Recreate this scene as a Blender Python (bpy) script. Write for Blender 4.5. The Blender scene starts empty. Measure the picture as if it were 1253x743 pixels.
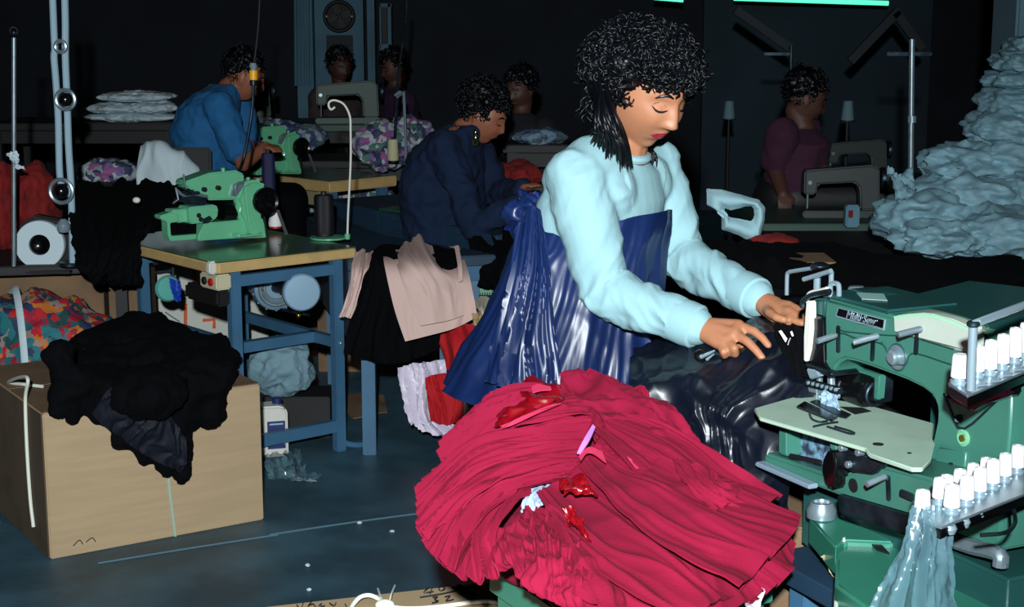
import bpy, bmesh, math, random
from mathutils import Vector, Matrix, noise
V = Vector
SC = bpy.context.scene
COL = SC.collection
R_ = math.radians

# ------------------------------------------------------------------ camera and pixel -> place helpers
F = 1900.0; CX, CY = 626.5, 371.5; CH = 1.62; PITCH = R_(10.47)
CAM = V((0, 0, CH))
def ray(px, py):
    a = (px-CX)/F; b = (CY-py)/F
    return V((a, math.cos(PITCH)+b*math.sin(PITCH), -math.sin(PITCH)+b*math.cos(PITCH)))
def C(px, py, Y):
    r = ray(px, py); return CAM + r*(Y/r.y)
def Z(px, py, z):
    r = ray(px, py); return CAM + r*((z-CH)/r.z)
def ON(px, py, P0, N):
    r = ray(px, py); return CAM + r*((V(P0)-CAM).dot(N)/r.dot(N))

# ------------------------------------------------------------------ materials
def lin(c):
    return tuple(((x/255)/12.92 if x/255 <= .04045 else ((x/255+.055)/1.055)**2.4) for x in c)
def mat(name, rgb, rough=.6, metal=0.0, var=.0, vs=8, bump=0, bs=40, sheen=0, coat=0, alpha=1, trans=0, emit=None, rgb2=None, spec=.5, stretch=None):
    m = bpy.data.materials.new(name); m.use_nodes = True
    nt = m.node_tree; b = nt.nodes['Principled BSDF']
    c = lin(rgb)+(1,)
    b.inputs['Base Color'].default_value = c
    b.inputs['Roughness'].default_value = rough
    b.inputs['Metallic'].default_value = metal
    b.inputs['Specular IOR Level'].default_value = spec
    if sheen: b.inputs['Sheen Weight'].default_value = sheen
    if coat: b.inputs['Coat Weight'].default_value = coat; b.inputs['Coat Roughness'].default_value = .12
    if alpha < 1: b.inputs['Alpha'].default_value = alpha
    if trans: b.inputs['Transmission Weight'].default_value = trans
    if emit:
        b.inputs['Emission Color'].default_value = lin(emit[0])+(1,); b.inputs['Emission Strength'].default_value = emit[1]
    tc = nt.nodes.new('ShaderNodeTexCoord'); mp = nt.nodes.new('ShaderNodeMapping')
    nt.links.new(tc.outputs['Object'], mp.inputs[0])
    if stretch: mp.inputs['Scale'].default_value = stretch
    if var or rgb2:
        n = nt.nodes.new('ShaderNodeTexNoise'); n.inputs['Scale'].default_value = vs; n.inputs['Detail'].default_value = 5
        nt.links.new(mp.outputs[0], n.inputs['Vector'])
        r = nt.nodes.new('ShaderNodeValToRGB')
        c2 = lin(rgb2)+(1,) if rgb2 else tuple(x*(1-var) for x in c[:3])+(1,)
        c1 = c if rgb2 else tuple(min(1, x*(1+var*.5)) for x in c[:3])+(1,)
        r.color_ramp.elements[0].position = .38; r.color_ramp.elements[1].position = .62
        r.color_ramp.elements[0].color = c2; r.color_ramp.elements[1].color = c1
        nt.links.new(n.outputs['Fac'], r.inputs[0]); nt.links.new(r.outputs[0], b.inputs['Base Color'])
    if bump:
        n = nt.nodes.new('ShaderNodeTexNoise'); n.inputs['Scale'].default_value = bs; n.inputs['Detail'].default_value = 4
        nt.links.new(mp.outputs[0], n.inputs['Vector'])
        bp = nt.nodes.new('ShaderNodeBump'); bp.inputs['Strength'].default_value = bump; bp.inputs['Distance'].default_value = .01
        nt.links.new(n.outputs['Fac'], bp.inputs['Height']); nt.links.new(bp.outputs[0], b.inputs['Normal'])
    return m
def floral(name, cols, scale, rough=.75):
    m = mat(name, cols[0], rough); nt = m.node_tree; b = nt.nodes['Principled BSDF']
    tc = nt.nodes.new('ShaderNodeTexCoord')
    n = nt.nodes.new('ShaderNodeTexNoise'); n.inputs['Scale'].default_value = scale*.8; n.inputs['Detail'].default_value = 2
    mx = nt.nodes.new('ShaderNodeVectorMath'); mx.operation = 'MULTIPLY_ADD'; mx.inputs[1].default_value = (.06,)*3
    nt.links.new(tc.outputs['Object'], n.inputs['Vector']); nt.links.new(n.outputs['Color'], mx.inputs[0]); nt.links.new(tc.outputs['Object'], mx.inputs[2])
    v = nt.nodes.new('ShaderNodeTexVoronoi'); v.inputs['Scale'].default_value = scale
    nt.links.new(mx.outputs[0], v.inputs['Vector'])
    s = nt.nodes.new('ShaderNodeSeparateColor'); nt.links.new(v.outputs['Color'], s.inputs[0])
    r = nt.nodes.new('ShaderNodeValToRGB'); r.color_ramp.interpolation = 'CONSTANT'
    r.color_ramp.elements[0].color = lin(cols[0])+(1,); r.color_ramp.elements[1].position = 1/len(cols); r.color_ramp.elements[1].color = lin(cols[1])+(1,)
    for i, c in enumerate(cols[2:], 2):
        e = r.color_ramp.elements.new(i/len(cols)); e.color = lin(c)+(1,)
    nt.links.new(s.outputs[0], r.inputs[0]); nt.links.new(r.outputs[0], b.inputs['Base Color'])
    return m

# ------------------------------------------------------------------ objects
WM = {}
def link(o): COL.objects.link(o); return o
def thing(name, label, cat, loc=(0, 0, 0), rotz=0, group=None):
    o = bpy.data.objects.new(name, None); link(o); o.empty_display_size = .05
    o.location = loc; o.rotation_euler = (0, 0, rotz); o['label'] = label; o['category'] = cat
    if group: o['group'] = group
    WM[o.name] = Matrix.Translation(loc) @ Matrix.Rotation(rotz, 4, 'Z')
    return o
def tag(o, label, cat, group=None, kind=None):
    o['label'] = label; o['category'] = cat
    if group: o['group'] = group
    if kind: o['kind'] = kind
    return o
def struct(o):
    o['kind'] = 'structure'; return o
def put(name, me, m, parent=None, smooth=35):
    """link a mesh given in world coordinates, under parent or as a thing of its own with its origin at its base"""
    if m is not None:
        for x in (m if isinstance(m, (list, tuple)) else [m]): me.materials.append(x)
    if smooth:
        me.polygons.foreach_set('use_smooth', [True]*len(me.polygons)); me.set_sharp_from_angle(angle=R_(smooth))
    o = bpy.data.objects.new(name, me)
    if parent is not None:
        w = WM[parent.name]; me.transform(w.inverted()); o.parent = parent; WM[o.name] = w
    else:
        xs = [v.co for v in me.vertices]
        lo = V((min(v.x for v in xs), min(v.y for v in xs), min(v.z for v in xs))); hi = V((max(v.x for v in xs), max(v.y for v in xs), max(v.z for v in xs)))
        b = V(((lo.x+hi.x)/2, (lo.y+hi.y)/2, lo.z)); me.transform(Matrix.Translation(-b)); o.location = b
        WM[o.name] = Matrix.Translation(b)
    me.update(); link(o)
    return o
def dup(root, off=(0, 0, 0), label=None, group=None, loc=None, rotz=None):
    r = root.copy(); link(r)
    r.location = V(loc) if loc is not None else root.location+V(off)
    if rotz is not None: r.rotation_euler = (0, 0, rotz)
    if label: r['label'] = label
    if group: r['group'] = group
    WM[r.name] = Matrix.Translation(r.location) @ Matrix.Rotation(r.rotation_euler.z, 4, 'Z')
    for ch in list(root.children):
        c = ch.copy(); link(c); c.parent = r
        for g in ch.children:
            d = g.copy(); link(d); d.parent = c
    return r

def frame(z, x=None):
    z = V(z).normalized()
    x = V(x) if x is not None else (V((0, 0, 1)) if abs(z.z) < .9 else V((1, 0, 0)))
    x = (x - z*x.dot(z)).normalized(); y = z.cross(x)
    return x, y, z
class MB:
    def __init__(s): s.bm = bmesh.new(); s.mi = 0
    def _f(s, vs):
        try: f = s.bm.faces.new(vs); f.material_index = s.mi; return f
        except ValueError: return None
    def box(s, c, size, ax=None, bev=0):
        """ax: (x, y, z) axes, defaults to the world's"""
        c = V(c); ax = [V(a) for a in ax] if ax else [V((1,0,0)), V((0,1,0)), V((0,0,1))]
        h = [x/2 for x in size]; bm = bmesh.new()
        bmesh.ops.create_cube(bm, size=1)
        for v in bm.verts: v.co = V((v.co.x*size[0], v.co.y*size[1], v.co.z*size[2]))
        if bev: bmesh.ops.bevel(bm, geom=bm.edges[:], offset=min(bev, min(h)*.9), segments=2, affect='EDGES')
        for v in bm.verts: v.co = c+ax[0]*v.co.x+ax[1]*v.co.y+ax[2]*v.co.z
        s.add(bm); return s
    def add(s, bm):
        mp = {}
        for v in bm.verts: mp[v] = s.bm.verts.new(v.co)
        for f in bm.faces: s._f([mp[v] for v in f.verts])
        bm.free()
    def bar(s, a, b, w, h, up=(0, 0, 1), bev=.002):
        a = V(a); b = V(b); d = (b-a); L = d.length; d.normalize()
        x, y, z = frame(d, up); s.box((a+b)/2, (h, w, L), (x, y, z), bev); return s
    def cyl(s, a, b, r, r2=None, seg=20, bev=0):
        r2 = r if r2 is None else r2
        L = (V(b)-V(a)).length
        if bev: return s.lathe([(0, 0), (r-bev, 0), (r, bev), (r2, L-bev), (r2-bev, L), (0, L)], a, V(b)-V(a), seg)
        return s.lathe([(0, 0), (r, 0), (r2, L), (0, L)], a, V(b)-V(a), seg)
    def lathe(s, prof, o, axis=(0, 0, 1), seg=24, xax=None):
        x, y, z = frame(axis, xax); o = V(o); rings = []
        for r, h in prof:
            if r < 1e-6: rings.append([s.bm.verts.new(o+z*h)])
            else: rings.append([s.bm.verts.new(o+z*h+(x*math.cos(t)+y*math.sin(t))*r) for t in [2*math.pi*i/seg for i in range(seg)]])
        for a, b in zip(rings, rings[1:]):
            for i in range(seg):
                j = (i+1) % seg
                if len(a) == 1 and len(b) == 1: continue
                if len(a) == 1: s._f([a[0], b[j], b[i]])
                elif len(b) == 1: s._f([a[i], a[j], b[0]])
                else: s._f([a[i], a[j], b[j], b[i]])
        return s
    def torus(s, o, axis, R, r, seg=32, rs=10):
        prof = [(R+r*math.cos(t), r*math.sin(t)) for t in [2*math.pi*i/rs for i in range(rs+1)]]
        return s.lathe(prof, o, axis, seg)
    def rings(s, rs, seg=28, cap=True):
        """rs: (centre, a-vector, b-vector) ellipses joined into one tube"""
        L = []
        for c, a, b in rs:
            L.append([s.bm.verts.new(V(c)+V(a)*math.cos(t)+V(b)*math.sin(t)) for t in [2*math.pi*i/seg for i in range(seg)]])
        for p, q in zip(L, L[1:]):
            for i in range(seg):
                j = (i+1) % seg; s._f([p[i], p[j], q[j], q[i]])
        if cap: s._f(L[0][::-1]); s._f(L[-1])
        return s
    def tube(s, pts, r, seg=8, smooth=0, closed=False, flat=1.0):
        pts = [V(p) for p in pts]
        if smooth: pts = spl(pts, smooth)
        n = len(pts); rs = r if isinstance(r, (list, tuple)) else [r]*n
        if len(rs) != n: rs = [rs[0]+(rs[-1]-rs[0])*i/(n-1) if len(rs) == 2 else cr1(rs, i/(n-1)) for i in range(n)]
        up = None; L = []
        for i in range(n):
            d = (pts[min(i+1, n-1)]-pts[max(i-1, 0)])
            if d.length < 1e-9: d = V((0, 0, 1))
            d.normalize()
            if up is None: up = frame(d)[0]
            up = (up-d*up.dot(d))
            up = up.normalized() if up.length > 1e-6 else frame(d)[0]
            y = d.cross(up)
            L.append([s.bm.verts.new(pts[i]+(up*math.cos(t)+y*math.sin(t)*flat)*rs[i]) for t in [2*math.pi*k/seg for k in range(seg)]])
        for p, q in zip(L, L[1:]):
            for i in range(seg):
                j = (i+1) % seg; s._f([p[i], p[j], q[j], q[i]])
        if not closed: s._f(L[0][::-1]); s._f(L[-1])
        return s
    def ball(s, c, r, ax=None, sub=3):
        bm = bmesh.new(); bmesh.ops.create_icosphere(bm, subdivisions=sub, radius=1)
        r = (r, r, r) if isinstance(r, (int, float)) else r
        ax = ax or [V((1,0,0)), V((0,1,0)), V((0,0,1))]
        for v in bm.verts:
            p = v.co.copy(); v.co = V(c)+V(ax[0])*p.x*r[0]+V(ax[1])*p.y*r[1]+V(ax[2])*p.z*r[2]
        s.add(bm); return s
    def rcone(s, a, b, ra, rb, seg=14):
        """limb: round-ended cone"""
        a = V(a); b = V(b); L = (b-a).length; prof = []
        for i in range(7):
            t = math.pi/2*i/6; prof.append((ra*math.sin(t), -ra*math.cos(t)))
        for i in range(7):
            t = math.pi/2*i/6; prof.append((rb*math.cos(t), L+rb*math.sin(t)))
        prof[0] = (0, -ra); prof[-1] = (0, L+rb)
        return s.lathe(prof, a, b-a, seg)
    def limb(s, pts, rad, seg=14):
        for i in range(len(pts)-1): s.rcone(pts[i], pts[i+1], rad[i], rad[i+1], seg)
        return s
    def prism(s, poly, vec, bev=0):
        vec = V(vec); bm = bmesh.new()
        a = [bm.verts.new(V(p)) for p in poly]; b = [bm.verts.new(V(p)+vec) for p in poly]
        n = len(a)
        bm.faces.new(a[::-1]); bm.faces.new(b)
        for i in range(n): bm.faces.new([a[i], a[(i+1) % n], b[(i+1) % n], b[i]])
        bmesh.ops.recalc_face_normals(bm, faces=bm.faces[:])
        if bev:
            es = [e for e in bm.edges if len(e.link_faces) == 2 and e.calc_face_angle(0) > R_(30)]
            bmesh.ops.bevel(bm, geom=es, offset=bev, segments=3, affect='EDGES', clamp_overlap=True)
        s.add(bm); return s
    def mesh(s, name='m', fix=True):
        if fix: bmesh.ops.recalc_face_normals(s.bm, faces=s.bm.faces[:])
        me = bpy.data.meshes.new(name); s.bm.to_mesh(me); s.bm.free(); return me
    def build(s, name, m, parent=None, smooth=35): return put(name, s.mesh(name), m, parent, smooth)

def cr1(a, t):
    n = len(a)-1; x = t*n; i = min(int(x), n-1); f = x-i
    return a[i]*(1-f)+a[i+1]*f
def cr(P, t):
    n = len(P)-1
    if n == 0: return V(P[0])
    x = max(0, min(1, t))*n; i = min(int(x), n-1); f = x-i
    p1, p2 = P[i], P[i+1]; p0 = P[i-1] if i > 0 else p1*2-p2; p3 = P[i+2] if i+2 <= n else p2*2-p1
    return ((p1*2)+(p2-p0)*f+(p0*2-p1*5+p2*4-p3)*f*f+(p1*3-p0-p2*3+p3)*f**3)*.5
def spl(P, n):
    P = [V(p) for p in P]; return [cr(P, i/(n-1)) for i in range(n)]
def nz(x, y, z=0): return noise.noise(V((x, y, z)))
def N3(p): return noise.noise(p)
def rid(x): return 1-abs(x)*2.2

def crump(A, S, seed=0, oct=3):
    o = V((seed*7.3, seed*3.1, seed*5.7))
    def f(u, v, p):
        r = 0; a = A; s = S
        for k in range(oct):
            r += a*(rid(N3(p*s+o))-.5); a *= .5; s *= 2.1
        return r
    return f
def folds(A, Fq, seed=0, warp=.6, G=1.2, env=None, fine=.35):
    """folds running along u (each fold is a line of constant v)"""
    def f(u, v, p):
        w = v+warp/Fq*nz(u*2.2+seed, v*3, seed*1.7)
        r = rid(nz(w*Fq, u*G+seed*3, seed))-.5 + fine*(rid(nz(w*Fq*2.7, u*G*1.7+seed, seed+9))-.5)
        e = env(u, v) if env else 1
        return A*r*e
    return f
def both(*fs): return lambda u, v, p: sum(f(u, v, p) for f in fs)

def cloth(curves, nu, nv, fold=None, thick=.002):
    """a cloth with two faces and an edge, lofted through curves: u from the first curve to the last, v along each"""
    rows = [[V(q) for q in c] for c in curves]
    P = []
    colm = [[cr(c, j/(nv-1)) for c in rows] for j in range(nv)]
    for i in range(nu): P.append([cr(colm[j], i/(nu-1)) for j in range(nv)])
    def nrm(P):
        Nn = []
        for i in range(nu):
            r = []
            for j in range(nv):
                a = P[min(i+1, nu-1)][j]-P[max(i-1, 0)][j]; b = P[i][min(j+1, nv-1)]-P[i][max(j-1, 0)]
                n = a.cross(b); r.append(n.normalized() if n.length > 1e-12 else V((0, 0, 1)))
            Nn.append(r)
        return Nn
    Nn = nrm(P)
    mid = P[nu//2][nv//2]
    sg = 1 if Nn[nu//2][nv//2].dot(CAM-mid) > 0 else -1
    if fold:
        P = [[P[i][j]+Nn[i][j]*(sg*fold(i/(nu-1), j/(nv-1), P[i][j])) for j in range(nv)] for i in range(nu)]
        Nn = nrm(P)
    mb = MB(); bm = mb.bm
    A = [[bm.verts.new(P[i][j]) for j in range(nv)] for i in range(nu)]
    B = [[bm.verts.new(P[i][j]-Nn[i][j]*(sg*thick)) for j in range(nv)] for i in range(nu)]
    for i in range(nu-1):
        for j in range(nv-1):
            mb._f([A[i][j], A[i+1][j], A[i+1][j+1], A[i][j+1]]); mb._f([B[i][j], B[i][j+1], B[i+1][j+1], B[i+1][j]])
    for i in range(nu-1):
        mb._f([A[i][0], B[i][0], B[i+1][0], A[i+1][0]]); mb._f([A[i][-1], A[i+1][-1], B[i+1][-1], B[i][-1]])
    for j in range(nv-1):
        mb._f([A[0][j], A[0][j+1], B[0][j+1], B[0][j]]); mb._f([A[-1][j], B[-1][j], B[-1][j+1], A[-1][j+1]])
    return mb
def PC(pts): return [C(*p) for p in pts]

def remesh(mb, voxel, sm=4, disp=None):
    me = mb.mesh('raw'); o = bpy.data.objects.new('raw', me); link(o)
    m = o.modifiers.new('r', 'REMESH'); m.mode = 'VOXEL'; m.voxel_size = voxel
    if sm:
        s = o.modifiers.new('s', 'SMOOTH'); s.iterations = sm; s.factor = .5
    dg = bpy.context.evaluated_depsgraph_get()
    out = bpy.data.meshes.new_from_object(o.evaluated_get(dg))
    bpy.data.objects.remove(o); bpy.data.meshes.remove(me)
    if disp:
        ns = [v.normal.copy() for v in out.vertices]
        for v, n in zip(out.vertices, ns): v.co = v.co+n*disp(v.co)
        out.update()
    return out
def lump(c, r, seed=0, A=.03, S=8, ax=None, sub=5, flat=None, oct=3):
    """a soft crumpled bundle; its underside is flattened at height flat"""
    mb = MB(); mb.ball(c, r, ax, sub); f = crump(A, S, seed, oct)
    mb.bm.normal_update()
    for v in mb.bm.verts:
        d = (v.co-V(c)).normalized(); v.co = v.co+d*f(0, 0, v.co)
        if flat is not None and v.co.z < flat: v.co.z = flat
    return mb
def text_mesh(txt, size, ext, shear=0):
    cu = bpy.data.curves.new('t', 'FONT'); cu.body = txt; cu.size = size; cu.extrude = ext; cu.shear = shear
    cu.align_x = 'CENTER'; cu.align_y = 'CENTER'; cu.resolution_u = 3
    o = bpy.data.objects.new('t', cu); link(o)
    dg = bpy.context.evaluated_depsgraph_get(); me = bpy.data.meshes.new_from_object(o.evaluated_get(dg))
    bpy.data.objects.remove(o); return me
def place_text(name, txt, size, o, xd, yd, m, parent, ext=.0004, shear=0):
    me = text_mesh(txt, size, ext, shear); x = V(xd).normalized(); y = V(yd); y = (y-x*y.dot(x)).normalized(); z = x.cross(y)
    M = Matrix.Identity(4)
    for i in range(3): M[i][0], M[i][1], M[i][2], M[i][3] = x[i], y[i], z[i], V(o)[i]
    me.transform(M); return put(name, me, m, parent, 0)
UP = V((0, 0, 1))
# ------------------------------------------------------------------ palette
M = {}
M['floor'] = mat('painted concrete', (58, 92, 108), .5, var=.4, vs=3.5, bump=.12, bs=60)
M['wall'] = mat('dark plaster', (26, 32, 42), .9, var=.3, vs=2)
M['wall_r'] = mat('grey blue blockwork', (92, 122, 138), .9, var=.15, vs=2)
M['ceil'] = mat('ceiling', (26, 28, 34), .95)
M['white_wall'] = mat('chalky white paint', (84, 124, 144), .8, var=.15, vs=3)
M['dark'] = mat('black paint', (14, 15, 18), .6)
M['black_cloth'] = mat('black cloth', (4, 5, 8), .9, bump=.2, bs=160, spec=.1)
M['dark_navy'] = mat('midnight blue lining', (7, 12, 26), .7, bump=.2, bs=30, spec=.3)
M['card'] = mat('brown cardboard', (172, 148, 116), .8, var=.06, vs=4, bump=.02, bs=14, stretch=(1, 1, 12))
M['card_dark'] = mat('old cardboard', (124, 98, 72), .85, var=.2, vs=5)
M['ink'] = mat('marker ink', (24, 20, 22), .5)
M['rope'] = mat('white cord', (225, 228, 215), .8)
M['blue_metal'] = mat('slate blue enamel', (62, 104, 136), .45, var=.12, vs=6)
M['slate'] = mat('dark slate paint', (30, 56, 78), .55, var=.15, vs=4)
M['wood_edge'] = mat('blond wood edge', (200, 168, 112), .5, var=.12, vs=10)
M['green_top'] = mat('olive green laminate', (70, 84, 56), .22, var=.12, vs=4, coat=.3)
M['mach_green'] = mat('mint green enamel', (106, 186, 144), .28, var=.06, vs=6, coat=.4)
M['mach_teal'] = mat('teal green enamel', (56, 112, 98), .42, var=.1, vs=7, coat=.15, bump=.03, bs=120)
M['mach_teal_dark'] = mat('deep teal enamel', (30, 74, 72), .4, var=.12, vs=5, coat=.2)
M['teal_base'] = mat('bright teal casting', (52, 124, 104), .35, var=.06, vs=5, coat=.25)
M['black_gloss'] = mat('black enamel', (8, 8, 10), .22, coat=.4)
M['bright_metal'] = mat('bright aluminium', (178, 208, 226), .25, .25)
M['chrome'] = mat('chrome', (176, 200, 214), .22, .6)
M['steel'] = mat('brushed steel', (140, 158, 168), .34, .6, var=.15, vs=30)
M['dull_steel'] = mat('oily steel', (50, 66, 76), .4, .8, var=.5, vs=25)
M['alu'] = mat('blue grey aluminium', (120, 150, 170), .4, .3)
M['white_plastic'] = mat('white plastic', (214, 212, 204), .5)
M['white_paint'] = mat('white board', (205, 205, 196), .8)
M['red'] = mat('red plastic', (180, 20, 16), .4)
M['orange'] = mat('orange print', (214, 96, 50), .7)
M['yellow'] = mat('yellow sleeve', (235, 170, 20), .4)
M['navy_thread'] = mat('navy thread', (14, 20, 66), .6, bump=.3, bs=300, stretch=(1, 1, 30))
M['black_thread'] = mat('black thread', (7, 8, 18), .5, bump=.3, bs=300, stretch=(1, 1, 30))
M['beige_thread'] = mat('cream thread', (205, 196, 160), .7, bump=.2, bs=300, stretch=(1, 1, 30))
M['white_thread'] = mat('white thread', (226, 224, 226), .7)
M['pale_cloth'] = mat('pale pink beige cotton', (212, 180, 172), .85, bump=.15, bs=300)
M['cream_cloth'] = mat('cream cotton', (212, 204, 184), .85, bump=.15, bs=300)
M['white_cloth'] = mat('white cotton', (196, 214, 222), .85, bump=.2, bs=120)
M['grey_sack'] = mat('blue grey woven cloth', (120, 152, 166), .7, bump=.5, bs=260)
M['red_cloth'] = mat('red cotton', (186, 10, 24), .85, var=.1, vs=5)
M['dark_red'] = mat('deep red cloth', (120, 14, 14), .9, var=.3, vs=12)
M['white_satin'] = mat('white lilac satin', (224, 214, 232), .35)
M['blue_sack'] = mat('slate cloth', (40, 62, 84), .9, var=.3, vs=7)
M['skin'] = mat('skin', (168, 112, 82), .5, var=.06, vs=20, bump=.03, bs=200)
M['skin_dark'] = mat('brown skin', (150, 92, 70), .5, var=.08, vs=20)
M['lips'] = mat('lipstick', (150, 30, 50), .35)
M['hair'] = mat('black hair', (4, 6, 11), .42, spec=.3)
M['bottle_blue'] = mat('blue label', (24, 40, 96), .5)
M['film'] = mat('clear plastic film', (110, 150, 164), .2, alpha=.26, coat=.4)
M['glass'] = mat('clear glass', (150, 190, 210), .05, alpha=.4)
M['lamp'] = mat('fluorescent tube', (120, 240, 200), .5, emit=((90, 230, 190), 1.3))
M['floral'] = floral('floral cotton', [(24, 92, 104), (188, 26, 40), (30, 110, 120), (190, 110, 40), (36, 50, 84), (150, 130, 120), (150, 24, 50), (30, 70, 70)], 32)
M['lilac_floral'] = floral('lilac floral cotton', [(170, 186, 196), (128, 104, 160), (80, 120, 110), (190, 196, 200), (150, 90, 140), (56, 66, 96)], 26)
M['blue_floral'] = floral('blue grey print', [(110, 136, 160), (60, 80, 120), (150, 160, 176), (70, 90, 100)], 22)

# ------------------------------------------------------------------ setting
struct(MB().box((0, 5.5, -.05), (9.4, 17, .1)).build('floor', M['floor']))
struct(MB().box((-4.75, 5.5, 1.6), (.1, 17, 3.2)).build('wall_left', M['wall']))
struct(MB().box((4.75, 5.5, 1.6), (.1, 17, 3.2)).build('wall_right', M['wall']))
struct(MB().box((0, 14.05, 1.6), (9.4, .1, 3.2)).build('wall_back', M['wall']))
struct(MB().box((0, 5.5, 3.25), (9.6, 17, .1)).build('ceiling', M['ceil']))
# pale partition far behind on the right
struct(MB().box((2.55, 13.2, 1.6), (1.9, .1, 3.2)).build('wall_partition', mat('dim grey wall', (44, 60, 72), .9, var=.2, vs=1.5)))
# the pale pillar at the right edge
struct(MB().box((2.02, 6.0, 1.6), (.3, .3, 3.2), bev=.01).build('trim_1', M['wall_r']))
# joints and hairline cracks of the floor
mb = MB()
for pts in ([(330, 655), (430, 640), (520, 628)], [(0, 640), (20, 610), (60, 590)], [(120, 690), (230, 672), (340, 655)]):
    pts = [Z(x, y, .001) for x, y in pts]; mb.tube(pts, .004, 4, smooth=14, flat=.3)
struct(mb.build('trim_2', mat('floor crack', (72, 104, 118), .8)))
# white panel door and frames in the back
Yd = 13.0
def bx(mb, x0, y0, x1, y1, Y, d, bev=.004):
    a = C(x0, y0, Y); b = C(x1, y1, Y); mb.box(((a.x+b.x)/2, Y+d/2, (a.z+b.z)/2), (abs(b.x-a.x), d, abs(a.z-b.z)), bev=bev); return mb
dr = MB(); a = C(384, 0, Yd); b = C(446, 130, Yd)
dr.box(((a.x+b.x)/2, Yd+.03, 1.3), (b.x-a.x, .06, 2.6), bev=.01); d1 = struct(dr.build('door_1', M['white_wall']))
mb = MB()
for x0, x1 in ((362, 382), (449, 458)):
    a = C(x0, 0, Yd-.06); b = C(x1, 0, Yd-.06); mb.box(((a.x+b.x)/2, Yd-.03, 1.35), (b.x-a.x, .16, 2.7), bev=.02)
mb.build('door_frame', M['white_wall'], d1)
mb = MB()
for x in (362, 366, 371, 377): mb.cyl(C(x, 0, Yd-.14)*1+V((0, 0, .3)), C(x, 105, Yd-.14), .012)
mb.build('pipe', M['white_wall'], d1)
t = thing('wall_fan', 'round dark fan set in the white door panel far behind', 'fan', C(415, 37, Yd-.1), group=None)
mb = MB(); mb.torus(C(415, 20, Yd-.06), (0, 1, 0), .118, .016); mb.build('rim', M['dark'], t)
mb = MB(); mb.cyl(C(415, 20, Yd-.03), C(415, 20, Yd-.03)+V((0, .02, 0)), .112, seg=32); mb.build('disc', mat('dark olive', (34, 34, 34), .7), t)
mb = MB()
for k in range(4):
    an = k*math.pi/2+.3; o = C(415, 20, Yd-.05); d = V((math.cos(an), 0, math.sin(an)))
    mb.box(o+d*.055, (.09, .008, .05), (d, V((0, 1, 0)), V((-d.z, 0, d.x))), .002)
mb.build('blade', M['dark'], t)
for s in (-1, 1): MB().ball(C(415+s*15.5, 20, Yd-.09), .008, sub=2).build('screw', M['white_plastic'], t)
tag(bx(MB(), 399, 43, 432, 64, Yd-.02, .015).build('wall_plaque', mat('grey plaque', (48, 56, 62), .8)), 'dark grey rectangular plate on the white door under the fan', 'sign')
t = thing('wall_cabinet', 'narrow white frame with a dark opening right of the far door', 'cabinet', C(472, 66, Yd))
mb = MB(); bx(mb, 464, 4, 467, 62, Yd-.1, .1); bx(mb, 474, 4, 479, 62, Yd-.1, .1); bx(mb, 464, 4, 479, 9, Yd-.1, .1); bx(mb, 464, 54, 479, 62, Yd-.1, .1)
mb.build('cabinet_frame', M['white_wall'], t); bx(MB(), 467, 9, 474, 54, Yd-.06, .05).build('door', M['dark'], t)
# fluorescent fixtures hung over the far sewing lines
for i, (a, b, lab) in enumerate([((898, -2), (1087, 4), 'long green glowing tube lamp hanging at the top right of the hall'), ((800, -3), (836, 0), 'short stretch of green tube lamp over the woman with curly hair')]):
    t = thing('fluorescent_lamp', lab, 'lamp', C(*a, 12))
    p, q = C(*a, 12), C(*b, 12)
    MB().bar(p+V((0, 0, .05)), q+V((0, 0, .05)), .14, .05).build('housing', mat('lamp housing', (60, 70, 74), .6), t)
    MB().cyl(p, q, .018).build('tube', M['lamp'], t)
    mb = MB()
    for f in (.15, .85): w = p.lerp(q, f); mb.cyl(w+V((0, 0, .06)), V((w.x, w.y, 3.2)), .006, seg=6)
    mb.build('hanger', M['dark'], t)

# ------------------------------------------------------------------ generic plain table
def table(name, label, quad, zt, top_m, leg_m, thick=.04, group=None, apron=True, inset=.06, rail=None, legs=(0, 1, 2, 3), legw=.045):
    """quad: four (x, y) corners; a table with a top, legs and an apron"""
    q = [V((p[0], p[1], zt)) for p in quad]; c = sum(q, V())/4
    t = thing(name, label, 'table', (c.x, c.y, 0), group=group)
    MB().prism([p-V((0, 0, thick)) for p in q], (0, 0, thick), .004).build('tabletop', top_m, t)
    qi = [p+(c-p).normalized()*inset for p in q]
    for i in legs:
        p = qi[i]; d = (qi[(i+1) % 4]-p).normalized()
        MB().bar(V((p.x, p.y, 0)), V((p.x, p.y, zt-thick)), legw, legw, d).build('leg', leg_m, t)
    if apron:
        mb = MB()
        for i in range(4): mb.bar(qi[i]-V((0, 0, thick+.04)), qi[(i+1) % 4]-V((0, 0, thick+.04)), .02, .07)
        mb.build('frame', leg_m, t)
    if rail:
        mb = MB()
        for i in rail[1]:
            a = qi[i].copy(); b = qi[(i+1) % 4].copy(); a.z = b.z = rail[0]; mb.bar(a, b, .03, .03)
        mb.build('stretcher', leg_m, t)
    return t
def quadpx(pts, z): return [(Z(x, y, z).x, Z(x, y, z).y) for x, y in pts]

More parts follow.
